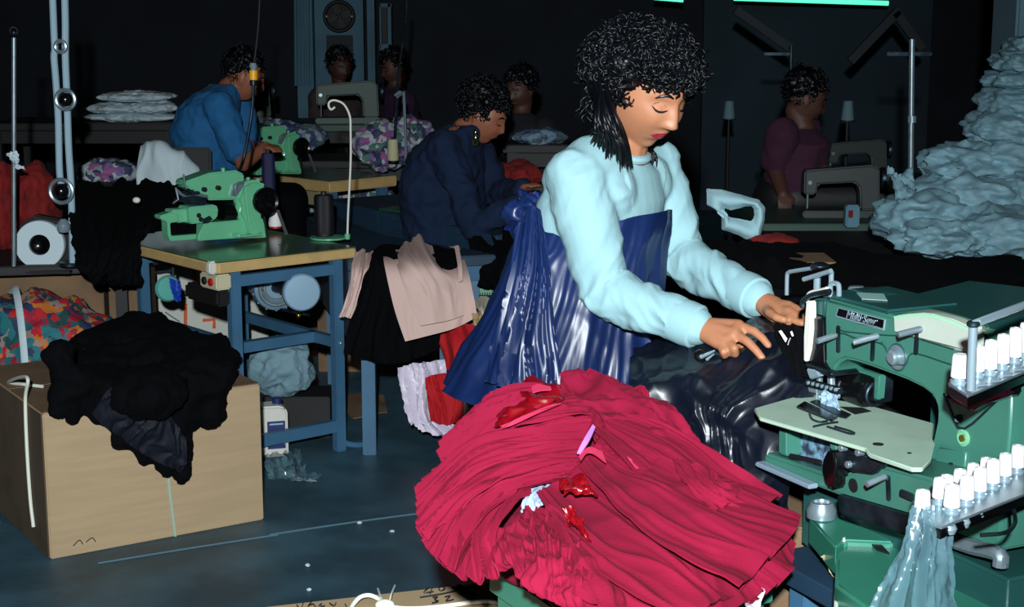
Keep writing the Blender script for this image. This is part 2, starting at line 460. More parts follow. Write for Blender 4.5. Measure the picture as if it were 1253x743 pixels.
# ------------------------------------------------------------------ LEFT TABLE (T1) with the mint green machine
e1 = V((.727, .687, 0)); 
A1 = Z(262, 322, .78); B1 = Z(438, 302, .78); e1 = (B1-A1).normalized(); e1.z = 0; e1.normalize(); e2 = V((-e1.y, e1.x, 0))
L1 = (B1-A1).length; W1 = .86
T1 = thing('sewing_table', 'blond-edged sewing table on slate blue legs under the mint green machine', 'table', (A1+e1*.3+e2*.43).to_tuple()[:2]+(0,))
def T(u, v, z): return A1*1+e1*u+e2*v+V((0, 0, z-.78))
TT = MB().prism([T(.02, 0, .74), T(L1-.012, 0, .74), T(L1, .012, .74), T(L1, W1, .74), T(0, W1, .74), T(0, .02, .74)], (0, 0, .036), .004).build('tabletop', M['wood_edge'], T1)
MB().prism([T(.006, .006, .7765), T(L1-.006, .006, .7765), T(L1-.006, W1-.006, .7765), T(.006, W1-.006, .7765)], (0, 0, .0035)).build('laminate', M['green_top'], TT)
lw = .04
legs = [(.10, .045), (L1-.07, .045), (.10, W1-.12), (L1-.07, W1-.12)]
for u, v in legs:
    MB().bar(T(u, v, .0), T(u, v, .74), lw, lw, e1, .004).build('leg', M['blue_metal'], T1)
for v in (.045, W1-.12): MB().bar(T(.1, v, .70), T(L1-.07, v, .70), .03, .04).build('frame', M['blue_metal'], T1)
mb = MB(); mb.bar(T(.1, .045, .46), T(.1, W1-.12, .46), .03, .045); mb.build('side_rail', M['blue_metal'], T1)
mb = MB(); mb.bar(T(L1-.07, .045, .42), T(L1-.07, W1-.12, .42), .03, .04); mb.bar(T(.1, .2, .42), T(L1-.07, .2, .42), .04, .04); mb.build('cross_rail', M['blue_metal'], T1)
mb = MB(); mb.bar(T(.08, .045, .10), T(L1-.07, .045, .10), .03, .045); mb.tube([T(L1-.09, .045, .09), T(L1-.05, .045, .03), T(L1-.0, .03, .012), T(L1+.05, .02, .012)], .012, 8, smooth=12); mb.build('foot_rail', M['blue_metal'], T1)
for u, z, r in ((.1, .40, .006), (.1, .37, .006), (.1, .43, .006), (L1-.07, .42, .009)): MB().ball(T(u, .024, z), r, sub=2).build('bolt', M['steel'], T1)
MB().box(T(-.0, .02, .762), (.03, .03, .045), (e1, e2, UP), .006).build('corner_tape', M['white_plastic'], TT)
# power switch box
t = thing('switch_box', 'cream power switch box with a red button under the blond-edged table', 'switch box', T(.04, .25, .66))
o = T(.045, .0, .705)
MB().box(o+e2*.075, (.06, .12, .055), (e1, e2, UP), .006).build('body', mat('cream box', (196, 190, 160), .6), t)
for k, m in ((0, 'red'), (1, 'dark')):
    MB().cyl(o+e2*(.05+.045*k)-e1*.028, o+e2*(.05+.045*k)-e1*.040, .014, bev=.003).build('button', M[m], t)
MB().box(o+e2*.16+e1*.03-V((0, 0, .062)), (.09, .24, .06), (e1, e2, UP), .01).build('cover', M['dark'], t)
# motor
t = thing('clutch_motor', 'blue grey round sewing motor hanging under the blond-edged table', 'motor', T(.33, .2, .55))
mo = C(337, 352, 5.75); ax = V((.5, -.86, 0)).normalized(); mo2 = C(367, 356, 5.6)
ax = (mo2-mo); ax.z = 0; ax.normalize(); ax = (ax+V((.1, -1.2, 0))).normalized()
MB().lathe([(0, -.12), (.07, -.12), (.085, -.1), (.088, 0), (.082, .02), (.07, .025), (.07, .01), (0, .01)], mo, ax, 36).build('body', M['alu'], t)
mb = MB()
for k in range(14):
    an = k*2*math.pi/14; x, y, z = frame(ax); d = x*math.cos(an)+y*math.sin(an)
    mb.box(mo+d*.083-ax*.04, (.012, .006, .1), (d, d.cross(ax), ax), .001)
mb.build('cooling_fin', M['alu'], t)
mb = MB(); mb.torus(mo+ax*.024, ax, .062, .008, 36); mb.torus(mo+ax*.02, ax, .045, .006, 30); mb.build('ring', M['steel'], t)
MB().lathe([(0, .0), (.066, 0), (.069, .006), (.069, .035), (.063, .042), (0, .045)], mo2, ax, 40).build('pulley_cover', mat('powder blue cap', (140, 172, 196), .45, .2), t)
MB().cyl(mo, mo2, .02).build('shaft', M['dull_steel'], t)
MB().bar(mo+V((0, .05, .05)), V((mo.x, mo.y+.05, .74)), .05, .08).build('bracket', M['dark'], t)
mb = MB()
for p in (mo+V((-.05, -.04, .0)), mo+V((.03, -.05, -.01)), mo2+V((-.01, .02, -.095))): mb.ball(p, .01, sub=2)
mb.build('bolt', mat('brass', (190, 150, 70), .3, 1), t)
MB().bar(mo+V((.02, -.02, -.08)), mo2+V((.03, .0, -.09)), .012, .01).build('clutch_lever', M['dull_steel'], t)

# hook with disc and ribbon
t = thing('hanging_hook', 'bent dark hook with a pale green disc and blue ribbon at the left table leg', 'hook', C(208, 370, 5.95))
Yh = 5.95
mb = MB(); mb.tube(PC([(188, 323, Yh), (198, 321, Yh), (207, 320, Yh), (211, 324, Yh), (211, 340, Yh), (207, 357, Yh)]), .008, 8, smooth=24); mb.tube(PC([(190, 334, Yh), (212, 331, Yh)]), .007); mb.build('bracket', M['dull_steel'], t)
MB().lathe([(0, 0), (.04, 0), (.052, .006), (.045, .02), (0, .024)], C(205, 353, Yh-.02), (.5, -.8, .1), 30).build('disc', mat('pale green disc', (90, 170, 160), .4), t)
cloth([PC([(207, 340, Yh-.05), (209, 352, Yh-.05), (213, 366, Yh-.05)]), PC([(214, 343, Yh-.06), (217, 355, Yh-.06), (216, 369, Yh-.05)]), PC([(221, 344, Yh-.05), (222, 356, Yh-.05), (221, 367, Yh-.04)])], 10, 14, folds(.008, 4, 3)).build('ribbon', mat('royal blue ribbon', (20, 60, 170), .5), t)

# ------------------------------------------------------------------ mint green blindstitch machine, traced on its own plane
def PL(px, py, v=0.0):
    """pixel -> the plane of the machine's face, v metres behind"""
    return ON(px, py, MP0 - e2*0 + e2*v, e2)
MP0 = Z(242, 296, .80)
def poly(pts, v=0.0): return [PL(x, y, v) for x, y in pts]
G1 = thing('blindstitch_machine', 'mint green blindstitch sewing machine with a black handwheel on the blond-edged table', 'sewing machine', Z(285, 293, .78))
def z2(l): return [(160+x/3.097, 160+y/3.097) for x, y in l]
MB().prism(poly(z2([(255, 418), (258, 395), (280, 350), (330, 346), (420, 338), (500, 330), (520, 395), (515, 406), (400, 408)])), e2*.12, .004).build('base', M['mach_green'], G1)
MB().prism(poly(z2([(112, 322), (135, 315), (150, 310), (180, 315), (182, 345), (150, 350), (154, 400), (250, 392), (250, 412), (150, 418), (142, 395), (140, 345), (115, 336)]), -.01), e2*.05, .003).build('work_support', M['mach_green'], G1)
MB().prism(poly(z2([(158, 300), (235, 296), (236, 344), (160, 350)]), .02), e2*.06, .003).build('loop_guard', M['mach_green'], G1)
MB().prism(poly(z2([(222, 290), (320, 280), (334, 292), (330, 330), (300, 348), (228, 354)]), -.01), e2*.09, .005).build('lower_head', M['mach_green'], G1)
MB().prism(poly(z2([(210, 192), (300, 160), (400, 150), (432, 165), (430, 200), (400, 262), (300, 264), (262, 240), (214, 214)])), e2*.09, .006).build('upper_arm', M['mach_green'], G1)
mb = MB(); mb.rings([(PL(*p, .06), UP*a, (e2*.06)+e1*0) for p, a in ((z2([(330, 300)])[0], .045), (z2([(370, 300)])[0], .05), (z2([(412, 296)])[0], .055))], 24); mb.build('cylinder', M['black_gloss'], G1)
MB().prism(poly(z2([(400, 262), (430, 200), (455, 186), (500, 190), (522, 215), (500, 290), (500, 340), (515, 400), (440, 402), (425, 350), (408, 320), (412, 290)]), -.015), e2*.13, .014).build('column', M['mach_green'], G1)
MB().prism(poly(z2([(432, 215), (462, 205), (470, 330), (490, 395), (460, 398), (445, 330)]), -.03), e2*.02, .006).build('column_rib', M['mach_green'], G1)
hw = PL(*z2([(520, 268)])[0], -.05)
mb = MB(); mb.lathe([(0, .0), (.045, 0), (.052, .005), (.053, .02), (.048, .026), (.04, .02), (.02, .024), (.018, .034), (0, .036)], hw+e2*.03, -e2, 40); mb.build('handwheel', M['black_gloss'], G1)
for q in ((275, 222), (328, 216), (260, 335), (252, 320)): w = PL(*z2([q])[0]); MB().cyl(w-e2*.014, w+e2*.01, .009, seg=14).build('screw', M['dark'], G1)
MB().prism(poly(z2([(380, 246), (392, 205), (412, 196), (432, 190), (430, 210), (400, 250)]), -.012), e2*.03, .002).build('tension_bracket', M['steel'], G1)
mb = MB(); mb.tube(poly(z2([(400, 240), (395, 215), (405, 200), (428, 195)]), -.02), .005, 8, smooth=14)
mb.tube(poly(z2([(175, 225), (200, 245), (240, 240), (290, 250)]), .0), .006, 8, smooth=14); mb.tube(poly(z2([(200, 165), (204, 200), (212, 220)]), -.0), .004, 8); mb.tube(poly(z2([(170, 215), (180, 260), (160, 275)]), .0), .004, 8)
mb.build('thread_lever', M['steel'], G1)
mb = MB()
for q in ((215, 236, 62, 12), (250, 257, 50, 8), (180, 262, 30, 10)): w = PL(*z2([(q[0]+8, q[1])])[0], .01); mb.box(w, (q[2]/3.1*.003, .05, q[3]/3.1*.003), (e1, e2, UP), .002)
mb.build('needle_clamp', M['dull_steel'], G1)
MB().prism(poly(z2([(160, 348), (250, 352), (250, 392), (160, 396)]), .01), e2*.05, .003).build('needle_mechanism', M['black_gloss'], G1)
MB().prism(poly(z2([(205, 240), (235, 222), (262, 245), (292, 268), (285, 282), (225, 280), (190, 262)]), .0), e2*.04, .003).build('presser_mechanism', M['dull_steel'], G1)
MB().prism(poly(z2([(275, 335), (300, 322), (312, 335), (296, 350), (275, 352)]), -.014), e2*.01, .002).build('cam', M['dull_steel'], G1)
mb = MB()
for p in ((350, 150), (445, 186), (482, 190)): w = PL(*z2([p])[0], .03); MB().cyl(w-UP*.01, w+UP*.01, .008, seg=12, bev=.002).build('oil_cap', M['mach_green'], G1)
mb = MB(); mb.box(PL(*z2([(400, 396)])[0], -.016), (.02, .03, .014), (e1, e2, UP), .003); mb.box(PL(*z2([(450, 396)])[0], -.03), (.09, .03, .006), (e1, e2, UP), .002); mb.build('foot_plate', M['mach_green'], G1)
for a, b in (((505, 325), (516, 400)), ((556, 300), (592, 396))):
    w0 = PL(*z2([a])[0], -.03); w1 = PL(*z2([b])[0], -.05); MB().bar(w0, w1, .005, .012).build('belt', M['dark'], G1)
# cones and stands
def cone(name, px, yt, yb, Y, wpx, m, label, cat='thread cone', taper=.8, base=None, group=None, cap=None):
    a = C(px, yb, Y); b = C(px, yt, Y); r = wpx/2*Y/F
    t = thing(name, label, cat, a, group=group); h = b.z-a.z
    MB().lathe([(0, .008), (r*.95, .008), (r, .02), (r*taper, h-.012), (r*taper*.9, h-.002), (0, h)], a, UP, 28).build('thread', m, t)
    MB().lathe([(0, 0), (r*.9, 0), (r*.9, .009), (0, .009)], a, UP, 24).build('cone_base', M['red'] if base else M['dark'], t)
    MB().lathe([(r*.3, h-.004), (r*.28, h+.012), (r*.15, h+.012), (0, h+.01)], a, UP, 16).build('core_tip', M['red'] if base else M['dark'], t)
    return t
ys = Z(400, 291, .79).y
cone('thread_cone', 397, 238, 288, ys-.0, 25, M['black_thread'], 'fat navy black thread cone on the green disc at the table corner', taper=.97)
cone('thread_cone', 330, 187, 262, 6.15, 17, M['navy_thread'], 'tall navy blue thread cone standing behind the machine handwheel', taper=.95)
cone('thread_cone', 337, 258, 279, 6.1, 17, M['white_thread'], 'small white thread cone with a red base behind the handwheel', base=1, taper=.75)
t = thing('thread_stand', 'green disc thread stand with a tall white hooked rod on the table corner', 'thread stand', Z(402, 293, .78))
c = Z(402, 292, .781)
MB().lathe([(0, 0), (.07, 0), (.073, .003), (.072, .007), (.03, .012), (0, .012)], c, UP, 40).build('base_disc', M['mach_green'], t)
yr = c.y-.01
MB().tube(PC([(425, 291, yr), (426, 260, yr), (429, 200, yr), (429, 160, yr), (428, 142, yr), (421, 128, yr), (411, 123, yr), (404, 124, yr), (402, 129, yr), (405, 134, yr), (410, 131, yr)]), .0042, 10, smooth=70).build('rod', M['white_plastic'], t)
MB().cyl(C(425, 293, yr), C(425, 286, yr), .011, seg=14, bev=.002).build('collar', M['mach_green'], t)
mb = MB(); mb.ball(T(.42, .25, .785), .006, sub=2); tag(mb.build('table_screw', M['steel']), 'tiny bright screw on the tabletop behind the white cone', 'screw')

# second blindstitch machine and its table, seen past the first
A4 = Z(403, 222, .78); B4 = Z(486, 214, .78); f1 = (B4-A4); f1.z = 0; f1.normalize(); f2 = V((-f1.y, f1.x, 0)); L4 = (B4-A4).length
T4 = thing('sewing_table', 'farther blond-edged sewing table behind the tall white rod', 'table', (A4+f1*.2+f2*.4).to_tuple()[:2]+(0,))
def S(u, v, z): return A4+f1*u+f2*v+V((0, 0, z-.78))
ST = MB().prism([S(0, 0, .72), S(L4, 0, .72), S(L4, .9, .72), S(0, .9, .72)], (0, 0, .056), .006).build('tabletop', M['wood_edge'], T4)
MB().prism([S(.01, .01, .7765), S(L4-.01, .01, .7765), S(L4-.01, .89, .7765), S(.01, .89, .7765)], (0, 0, .0035)).build('laminate', M['green_top'], ST)
for u, v in ((.06, .06), (L4-.06, .06), (.06, .75), (L4-.06, .75)): MB().bar(S(u, v, 0), S(u, v, .72), .05, .05, f1, .004).build('leg', M['blue_metal'], T4)
MB().box(S(.04, .2, .68), (.08, .2, .07), (f1, f2, UP), .006).build('switch_box', mat('cream box b', (150, 140, 110), .6), T4)
MB().bar(S(.06, .06, .35), S(.06, .75, .35), .04, .04).build('side_rail', M['blue_metal'], T4)
mm = S(L4*.45, .2, .52)
t = thing('clutch_motor', 'small dark motor with a round pulley under the farther table', 'motor', mm)
MB().lathe([(0, -.12), (.07, -.12), (.08, -.1), (.08, 0), (0, .01)], mm, -f2, 28).build('body', M['dull_steel'], t)
MB().torus(mm-f2*.02, f2, .05, .012).build('pulley', M['steel'], t)
MB().bar(mm+V((0, 0, .05)), V((mm.x, mm.y, .72)), .04, .06).build('bracket', M['dark'], t)
G4 = dup(G1, loc=S(-.02, .42, .782), rotz=math.atan2(f1.y, f1.x)-math.atan2(e1.y, e1.x), label='second green blindstitch machine standing on the farther sewing table')
for g in (G1, G4): g['group'] = 'blindstitch machines'
cone('thread_cone', 481, 170, 198, 8.3, 14, M['beige_thread'], 'cream thread cone at the right end of the farther table', taper=.9)
t = thing('thread_stand', 'thin steel thread guide with a forked top above the cream cone', 'thread stand', C(496, 214, 8.35))
MB().tube(PC([(497, 214, 8.35), (496, 160, 8.35), (494, 112, 8.35), (490, 112, 8.35), (483, 117, 8.35)]), .008, 8).build('rod', M['chrome'], t)
MB().tube(PC([(494, 113, 8.35), (486, 119, 8.3)]), .007, 8).build('fork', M['chrome'], t)
tag(MB().tube(PC([(498, -6, 8.4), (496, 30, 8.4), (490, 70, 8.4), (486, 110, 8.4), (483, 168, 8.4)]), .007, 8, smooth=30).build('hanging_cable', M['dull_steel']), 'thin grey cable hanging down to the cream thread cone', 'cable')
# air hose with a yellow sleeve
t = thing('air_hose', 'hanging air hose with a yellow connector above the mint machine', 'hose', C(296, 210, 6.0))
Yp = 6.0
MB().tube(PC([(318, -8, Yp), (316, 30, Yp), (313, 60, Yp), (311, 76, Yp)]), .004, 8, smooth=20).build('cord', M['dark'], t)
MB().tube(PC([(310, 102, Yp), (309, 130, Yp), (304, 165, Yp), (298, 195, Yp), (292, 212, Yp-.06)]), .0065, 10, smooth=30).build('hose', M['dull_steel'], t)
MB().cyl(C(310, 98, Yp), C(310, 86, Yp), .016, bev=.002).build('sleeve', M['yellow'], t)
MB().lathe([(0, 0), (.011, 0), (.013, .012), (.016, .018), (.012, .03), (0, .034)], C(310, 87, Yp), UP, 18).build('coupling', M['chrome'], t)
MB().cyl(C(310, 105, Yp), C(310, 98, Yp), .014, bev=.002).build('nut', M['dull_steel'], t)

# ------------------------------------------------------------------ white printed cartons behind the left table
t = thing('printed_carton', 'white carton with orange outlines behind the legs of the left table', 'carton', C(225, 430, 7.0)*1)
MB().prism([V((-1.95, 6.75, 0)), V((-1.12, 7.0, 0)), V((-1.2, 7.4, 0)), V((-2.03, 7.15, 0))], (0, 0, .72), .004).build('box_body', M['white_paint'], t)
n = V((.25, -.83, 0)).normalized(); n = V((.288, -.958, 0)); xd = V((.958, .288, 0)); p0 = V((-1.95, 6.75, 0))
def CP(px, py): return ON(px, py, p0-V((0, .004, 0)), n)
mb = MB()
for pts in ([(208, 315), (208, 326), (220, 326), (220, 315)], [(238, 330), (238, 349)], [(227, 372), (227, 402)], [(248, 392), (262, 391), (262, 402)], [(170, 402), (170, 372)]):
    mb.tube([CP(*p) for p in pts], .008, 4, flat=.3)
mb.build('print', M['orange'], t)
mb = MB(); mb.tube([CP(*p) for p in [(165, 366), (190, 363), (290, 352)]], .012, 4, flat=.3); mb.tube([CP(197, 382), CP(204, 398)], .006, 4); mb.tube([CP(202, 382), CP(220, 394)], .003, 4); mb.build('seam', mat('grey seam', (110, 130, 134), .8), t)
# ------------------------------------------------------------------ big cardboard box on the floor, black garment on it
q0 = Z(62, 685, 0); q1 = Z(323, 636, 0); fx = (q1-q0); wB = fx.length; fx.normalize(); fy = V((-fx.y, fx.x, 0)); hB = .455; dB = .72
def Bx(u, v, z): return q0+fx*u+fy*v+V((0, 0, z))
t = thing('cardboard_box', 'large brown cardboard box on the floor under the black garment', 'box', Bx(wB/2, dB/2, 0))
MB().prism([Bx(0, 0, 0), Bx(wB, 0, 0), Bx(wB, dB, 0), Bx(0, dB, 0)], (0, 0, hB), .004).build('box_body', M['card'], t)
mb = MB(); mb.prism([Bx(.002, .004, hB), Bx(wB-.002, .004, hB), Bx(wB-.002, dB/2-.004, hB), Bx(.002, dB/2-.004, hB)], (0, 0, .004))
mb.prism([Bx(.002, dB/2+.004, hB), Bx(wB-.002, dB/2+.004, hB), Bx(wB-.002, dB-.004, hB), Bx(.002, dB-.004, hB)], (0, 0, .004)); mb.build('top_flap', M['card_dark'], t)
MB().prism([Bx(-.005, .004, .004), Bx(-.001, .004, .004), Bx(-.001, dB-.004, .004), Bx(-.005, dB-.004, .004)], (0, 0, hB-.008)).build('shade_panel', mat('shaded cardboard', (88, 72, 54), .9, var=.25, vs=6), t)  # thin dark panel added to paint the shade on the box's left side
mb = MB(); mb.prism([Bx(.40, -.001, .0), Bx(.405, -.001, .0), Bx(.395, -.001, .25), Bx(.388, -.001, .25)], (0, 0, 0.0001)) if 0 else None
mb = MB(); mb.tube([Bx(.395, -.002, .0), Bx(.385, -.002, .12), Bx(.372, -.002, .3), Bx(.37, -.002, .452)], .004, 6, flat=.4); mb.tube([Bx(.37, -.0, .4605), Bx(.36, dB, .4605)], .004, 6, flat=.4); mb.build('box_string', mat('pale green string', (150, 176, 160), .7), t)
mb = MB()
for st in ([(.56, .10), (.585, .15), (.58, .09)], [(.59, .14), (.61, .11), (.63, .15)], [(.55, .2), (.58, .22), (.6, .19), (.62, .23)]):
    mb.tube([Bx(u, v, .4605) for u, v in st], .0035, 5, smooth=14, flat=.3)
for st in ([(.07, .03), (.09, .045), (.10, .03)], [(.11, .035), (.13, .045), (.14, .03)]): mb.tube([Bx(u, -.001, z) for u, z in st], .0015, 5, smooth=10)
mb.build('handwriting', M['ink'], t)
# white cord loop over the left edge of the box
sd = [ON(x, y, Bx(-.011, 0, 0), fx) for x, y in ((33, 462), (31, 490), (33, 550), (37, 610), (41, 645))]
tag(MB().tube([Bx(.09, .30, hB+.012), Bx(.05, .36, hB+.012), Bx(.015, .42, hB+.012)]+sd, .0055, 8, smooth=60).build('twine', M['rope']), 'white twine over the left edge of the big cardboard box, hanging down its side', 'cord')
# black garment heaped on the box (several lumps of folds in one continuous piece)
def gz(px, py, z): return Z(px, py, z)
mb = MB()
hb = hB+.01
def bl(px, py, z, r, sq=.7): p = Z(px, py, z); mb.ball(p, (r, r, r*sq), sub=3)
random.seed(4)
top = [(118, 405, .10), (150, 400, .12), (175, 392, .13), (140, 430, .12), (190, 425, .14), (225, 412, .11), (255, 408, .08), (268, 420, .07), (240, 440, .12), (180, 460, .12), (120, 455, .11), (100, 430, .09), (85, 420, .07), (200, 400, .11), (160, 380+20, .08)]
for x, y, r in top: bl(x, y+20, hb+.035, r, .62)
# front hanging part, following the outline of the photograph
front = [((75, 440), (73, 500), .05), ((95, 460), (92, 508), .05), ((112, 470), (118, 512), .045), ((140, 480), (150, 540), .05), ((165, 490), (175, 562), .05), ((190, 495), (205, 575), .05), ((215, 490), (222, 580), .04), ((195, 480), (215, 530), .05), ((235, 475), (235, 518), .045), ((258, 465), (258, 515), .045), ((275, 455), (268, 505), .035), ((230, 500), (228, 560), .028)]
for (x0, y0), (x1, y1), r in front:
    a = ON(x0, y0, Bx(0, -.03, 0), fy); b = ON(x1, y1, Bx(0, -.02, 0), fy)
    mb.rcone(a, b, r, r*.55, 14)
me = remesh(mb, .011, 3, disp=lambda p: crump(.016, 9, 3)(0, 0, p)+.006*rid(nz(p.x*30, p.y*30, p.z*6)))
tag(put('black_garment', me, M['black_cloth'], None, 60), 'black garment heaped over the front of the big cardboard box', 'garment')
# navy lining folds inside it
cv = [[ON(x, y, Bx(0, -.075-d, 0), fy) for x, y in l] for l, d in (([(112, 508), (150, 538), (185, 560), (222, 578)], .0), ([(130, 480), (160, 510), (195, 540), (228, 566)], .03), ([(155, 466), (180, 488), (205, 505), (226, 535)], .02))]
tag(cloth(cv, 40, 70, folds(.014, 7, 5, warp=1), .003).build('garment_lining', M['dark_navy']), 'midnight blue lining hanging out of the black garment on the box', 'garment')

# floral bundle at the left edge with a white strap
t = thing('floral_bundle', 'bundle of red, orange and teal floral cloth at the left edge, tied with a strap', 'cloth bundle', (-1.8, 5.72, 0))
c = C(40, 440, 5.5)
mb = lump((-1.80, 5.72, .31), (.36, .22, .30), 2, .03, 6, flat=.01)
mb.build('cloth_bundle', M['floral'], t, 60)
st = []
for k in range(25):
    a = math.pi*k/24; d = V((math.cos(a)*.0-.18+.2*math.sin(a)*0, -math.cos(a), math.sin(a)))
    st.append(V((-1.86, 5.72, .31))+V((.10*math.cos(a), -math.cos(a)*.24, math.sin(a)*.315)))
MB().tube(st, .013, 6, flat=.3).build('strap', M['white_cloth'], t)
tag(lump(Z(16, 622, .02), (.02, .035, .025), 4, .012, 30, sub=3, flat=.002).build('cloth_scrap', M['white_cloth']), 'small white scrap on the floor at the left edge', 'scrap')

# dark left table with cardboard cartons under it
ql = [(-2.6, 5.72), (-1.47, 5.95), (-1.60, 6.7), (-2.8, 6.5)]
tl = table('sewing_table', 'dark table at the left edge carrying the white tape roll and chrome posts', ql, .68, M['dark'], M['dark'], .035, apron=False)
t = thing('cardboard_box', 'brown carton under the dark left table, behind the floral bundle', 'box', (-2.0, 5.95, 0))
mb = MB(); mb.prism([V((-2.5, 6.02, 0)), V((-1.63, 6.1, 0)), V((-1.68, 6.4, 0)), V((-2.55, 6.32, 0))], (0, 0, .635), .004); mb.build('box_body', M['card_dark'], t)
tag(MB().prism([V((-1.61, 6.1, 0)), V((-1.46, 6.12, 0)), V((-1.49, 6.4, 0)), V((-1.66, 6.38, 0))], (0, 0, .63), .004).build('cardboard_box', M['card_dark']), 'narrow brown carton under the black cloth, right of the wide carton', 'box')
# tape roll in its holder
t = thing('tape_roll', 'white roll with a black hub in a dark holder on the left table', 'roll', C(50, 322, 5.95))
c = C(50, 299, 5.95)
MB().lathe([(.040, -.02), (.092, -.02), (.095, -.012), (.095, .02), (.092, .028), (.040, .028), (.040, -.02)], c, (.1, -1, .05), 44).build('roll', M['white_cloth'], t)
MB().lathe([(0, -.03), (.036, -.03), (.036, .024), (.028, .03), (.01, .02), (0, .02)], c, (.1, -1, .05), 32).build('hub', M['black_gloss'], t)
pr = [(-.11, -.075), (.11, -.075), (.11, .03), (.07, .09), (-.03, .11), (-.09, .07), (-.11, 0)]
MB().prism([c+V((x, .04, z)) for x, z in pr], (0, .05, 0), .006).build('back_plate', M['dark'], t)
MB().box(c+V((0, 0, -.098)), (.26, .16, .012), bev=.003).build('holder_foot', M['dark'], t)
# thin post with a knotted rag
t = thing('steel_post', 'thin steel post with a white rag knotted on it at the left edge', 'post', C(17, 325, 5.8))
MB().cyl(C(17, 326, 5.8), C(17, 46, 5.8), .0085, seg=12).build('rod', M['steel'], t)
mb = MB(); mb.ball(C(17, 40, 5.8), .012); mb.torus(C(17, 38, 5.8), (0, 1, 0), .014, .004, 16, 6); mb.build('tip', M['dull_steel'], t)
cloth([PC([(8, 188, 5.77), (15, 186, 5.75), (20, 184, 5.77)]), PC([(12, 194, 5.76), (18, 192, 5.74), (24, 198, 5.76)]), PC([(18, 202, 5.77), (22, 204, 5.74), (29, 208, 5.77)])], 16, 16, crump(.012, 40, 2), .004).build('rag', M['white_cloth'], t, 60)
t.children[-1]['label'] = 'white knotted rag'
# twin chrome posts with rings and lamps
t = thing('chrome_rack', 'pair of bright chrome posts with round clamps at the left', 'rack', C(76, 322, 5.85))
Yc = 5.85
for pts, w in (([(64, -12), (66, 40), (67, 60), (66, 70), (68, 95), (71, 140), (72, 180), (73, 212), (76, 232)], .013), ([(79, -12), (80, 30), (80, 70), (82, 120), (84, 180), (87, 230), (89, 325)], .013)):
    MB().tube([C(x, y, Yc) for x, y in pts], w, 10, smooth=50).build('post', M['bright_metal'], t)
for x, y, r in ((80, 122, .036), (75, 234, .044), (74, 57, .02)): MB().torus(C(x, y, Yc-.02), (0.1, 1, 0), r, .008, 30, 8).build('ring_clamp', M['steel'], t)
for x, y, r in ((80, 122, .027), (75, 234, .03)): MB().ball(C(x, y, Yc-.01), r).build('knob', M['black_gloss'], t)
MB().lathe([(0, 0), (.02, .0), (.026, .01), (.026, .03), (.01, .05), (0, .05)], C(78, 284, Yc-.02), UP, 16).build('clamp', M['chrome'], t)
MB().cyl(C(85, 326, Yc), C(85, 321, Yc), .04, seg=20, bev=.003).build('base_flange', M['dull_steel'], t)
# red cloth pile behind
for i, (x0, x1, y0, lab) in enumerate(((0, 18, 222, 'narrow red cloth heap at the very left edge behind the steel post'), (20, 66, 208, 'dark red cloth heap between the steel post and chrome posts'))):
    a = C((x0+x1)/2, 268, 6.35)
    tag(lump((a.x, 6.35, .84), ((x1-x0)/2*6.35/F+.02, .12, .2), i+7, .02, 9, flat=.682).build('red_cloth', M['dark_red'], None, 60), lab, 'cloth')
tag(table('low_rack', 'dark rack far left holding dim folded cloth', [(-2.75, 7.6), (-1.95, 7.6), (-1.95, 8.2), (-2.75, 8.2)], .8, M['dark'], M['dark']), 'low dark rack behind the red cloth at the left', 'rack')
tag(lump((-2.06, 7.9, .84), (.15, .12, .07), 5, .02, 12, flat=.802).build('lilac_cloth', M['lilac_floral'], None, 60), 'dim patterned cloth heap behind the black cloth at the left', 'cloth')
# folded white stacks on a far rack
fr = table('cloth_rack', 'far dark rack carrying flat folded white cloths at the upper left', [(-3.0, 8.9), (-1.9, 8.9), (-1.9, 9.5), (-3.0, 9.5)], 1.02, M['dark'], M['dark'])
random.seed(9)
labs = ['lowest folded white cloth on the far rack, long and flat', 'middle folded white cloth on the far rack', 'folded white cloth at the right on the far rack', 'topmost folded white cloth on the far rack']
for i, (x0, x1, y, h) in enumerate(((106, 218, 137, .045), (108, 170, 125, .05), (160, 215, 124, .06), (120, 212, 110, .05))):
    a = C((x0+x1)/2, y, 9.1); w = (x1-x0)*9.1/F
    z0 = 1.022+(0, .048, .048, .115)[i]
    m_ = lump((a.x, 9.12, z0+h/2), (w/2*1.05, .17, h*.62), i+50, .022, 9, sub=5, flat=z0-.002)
    tag(m_.build('folded_cloth', M['white_cloth'], None, 60), labs[i], 'cloth', 'folded cloths on the far rack')

# long black cloth lying over the back of the left table and hanging down
Yk = 5.75
cv = [PC([(96, 226, 6.35), (150, 222, 6.45), (205, 224, 6.5), (228, 228, 6.5)]), PC([(88, 240, 6.1), (140, 238, 6.15), (190, 240, 6.2), (228, 244, 6.2)]), PC([(86, 270, 5.7), (130, 268, 5.78), (180, 266, 5.95), (212, 262, 6.05)]), PC([(92, 305, 5.5), (130, 300, 5.55), (160, 296, 5.7), (178, 280, 5.8)]), PC([(100, 326, 5.42), (122, 334, 5.48), (150, 330, 5.6), (172, 318, 5.72)]), PC([(116, 336, 5.42), (126, 340, 5.48), (150, 348, 5.58), (170, 350, 5.7)])]
tag(cloth(cv, 70, 70, both(folds(.022, 6, 2), crump(.012, 12, 3)), .02).build('black_garment', M['black_cloth'], None, 60), 'black cloth hanging down left of the mint green machine', 'garment')
mb = MB(); mb.ball(C(167, 245, 5.75), (.015, .01, .012), sub=2); tag(mb.build('white_label', M['white_plastic']), 'tiny white tag on the black cloth left of the machine', 'tag')

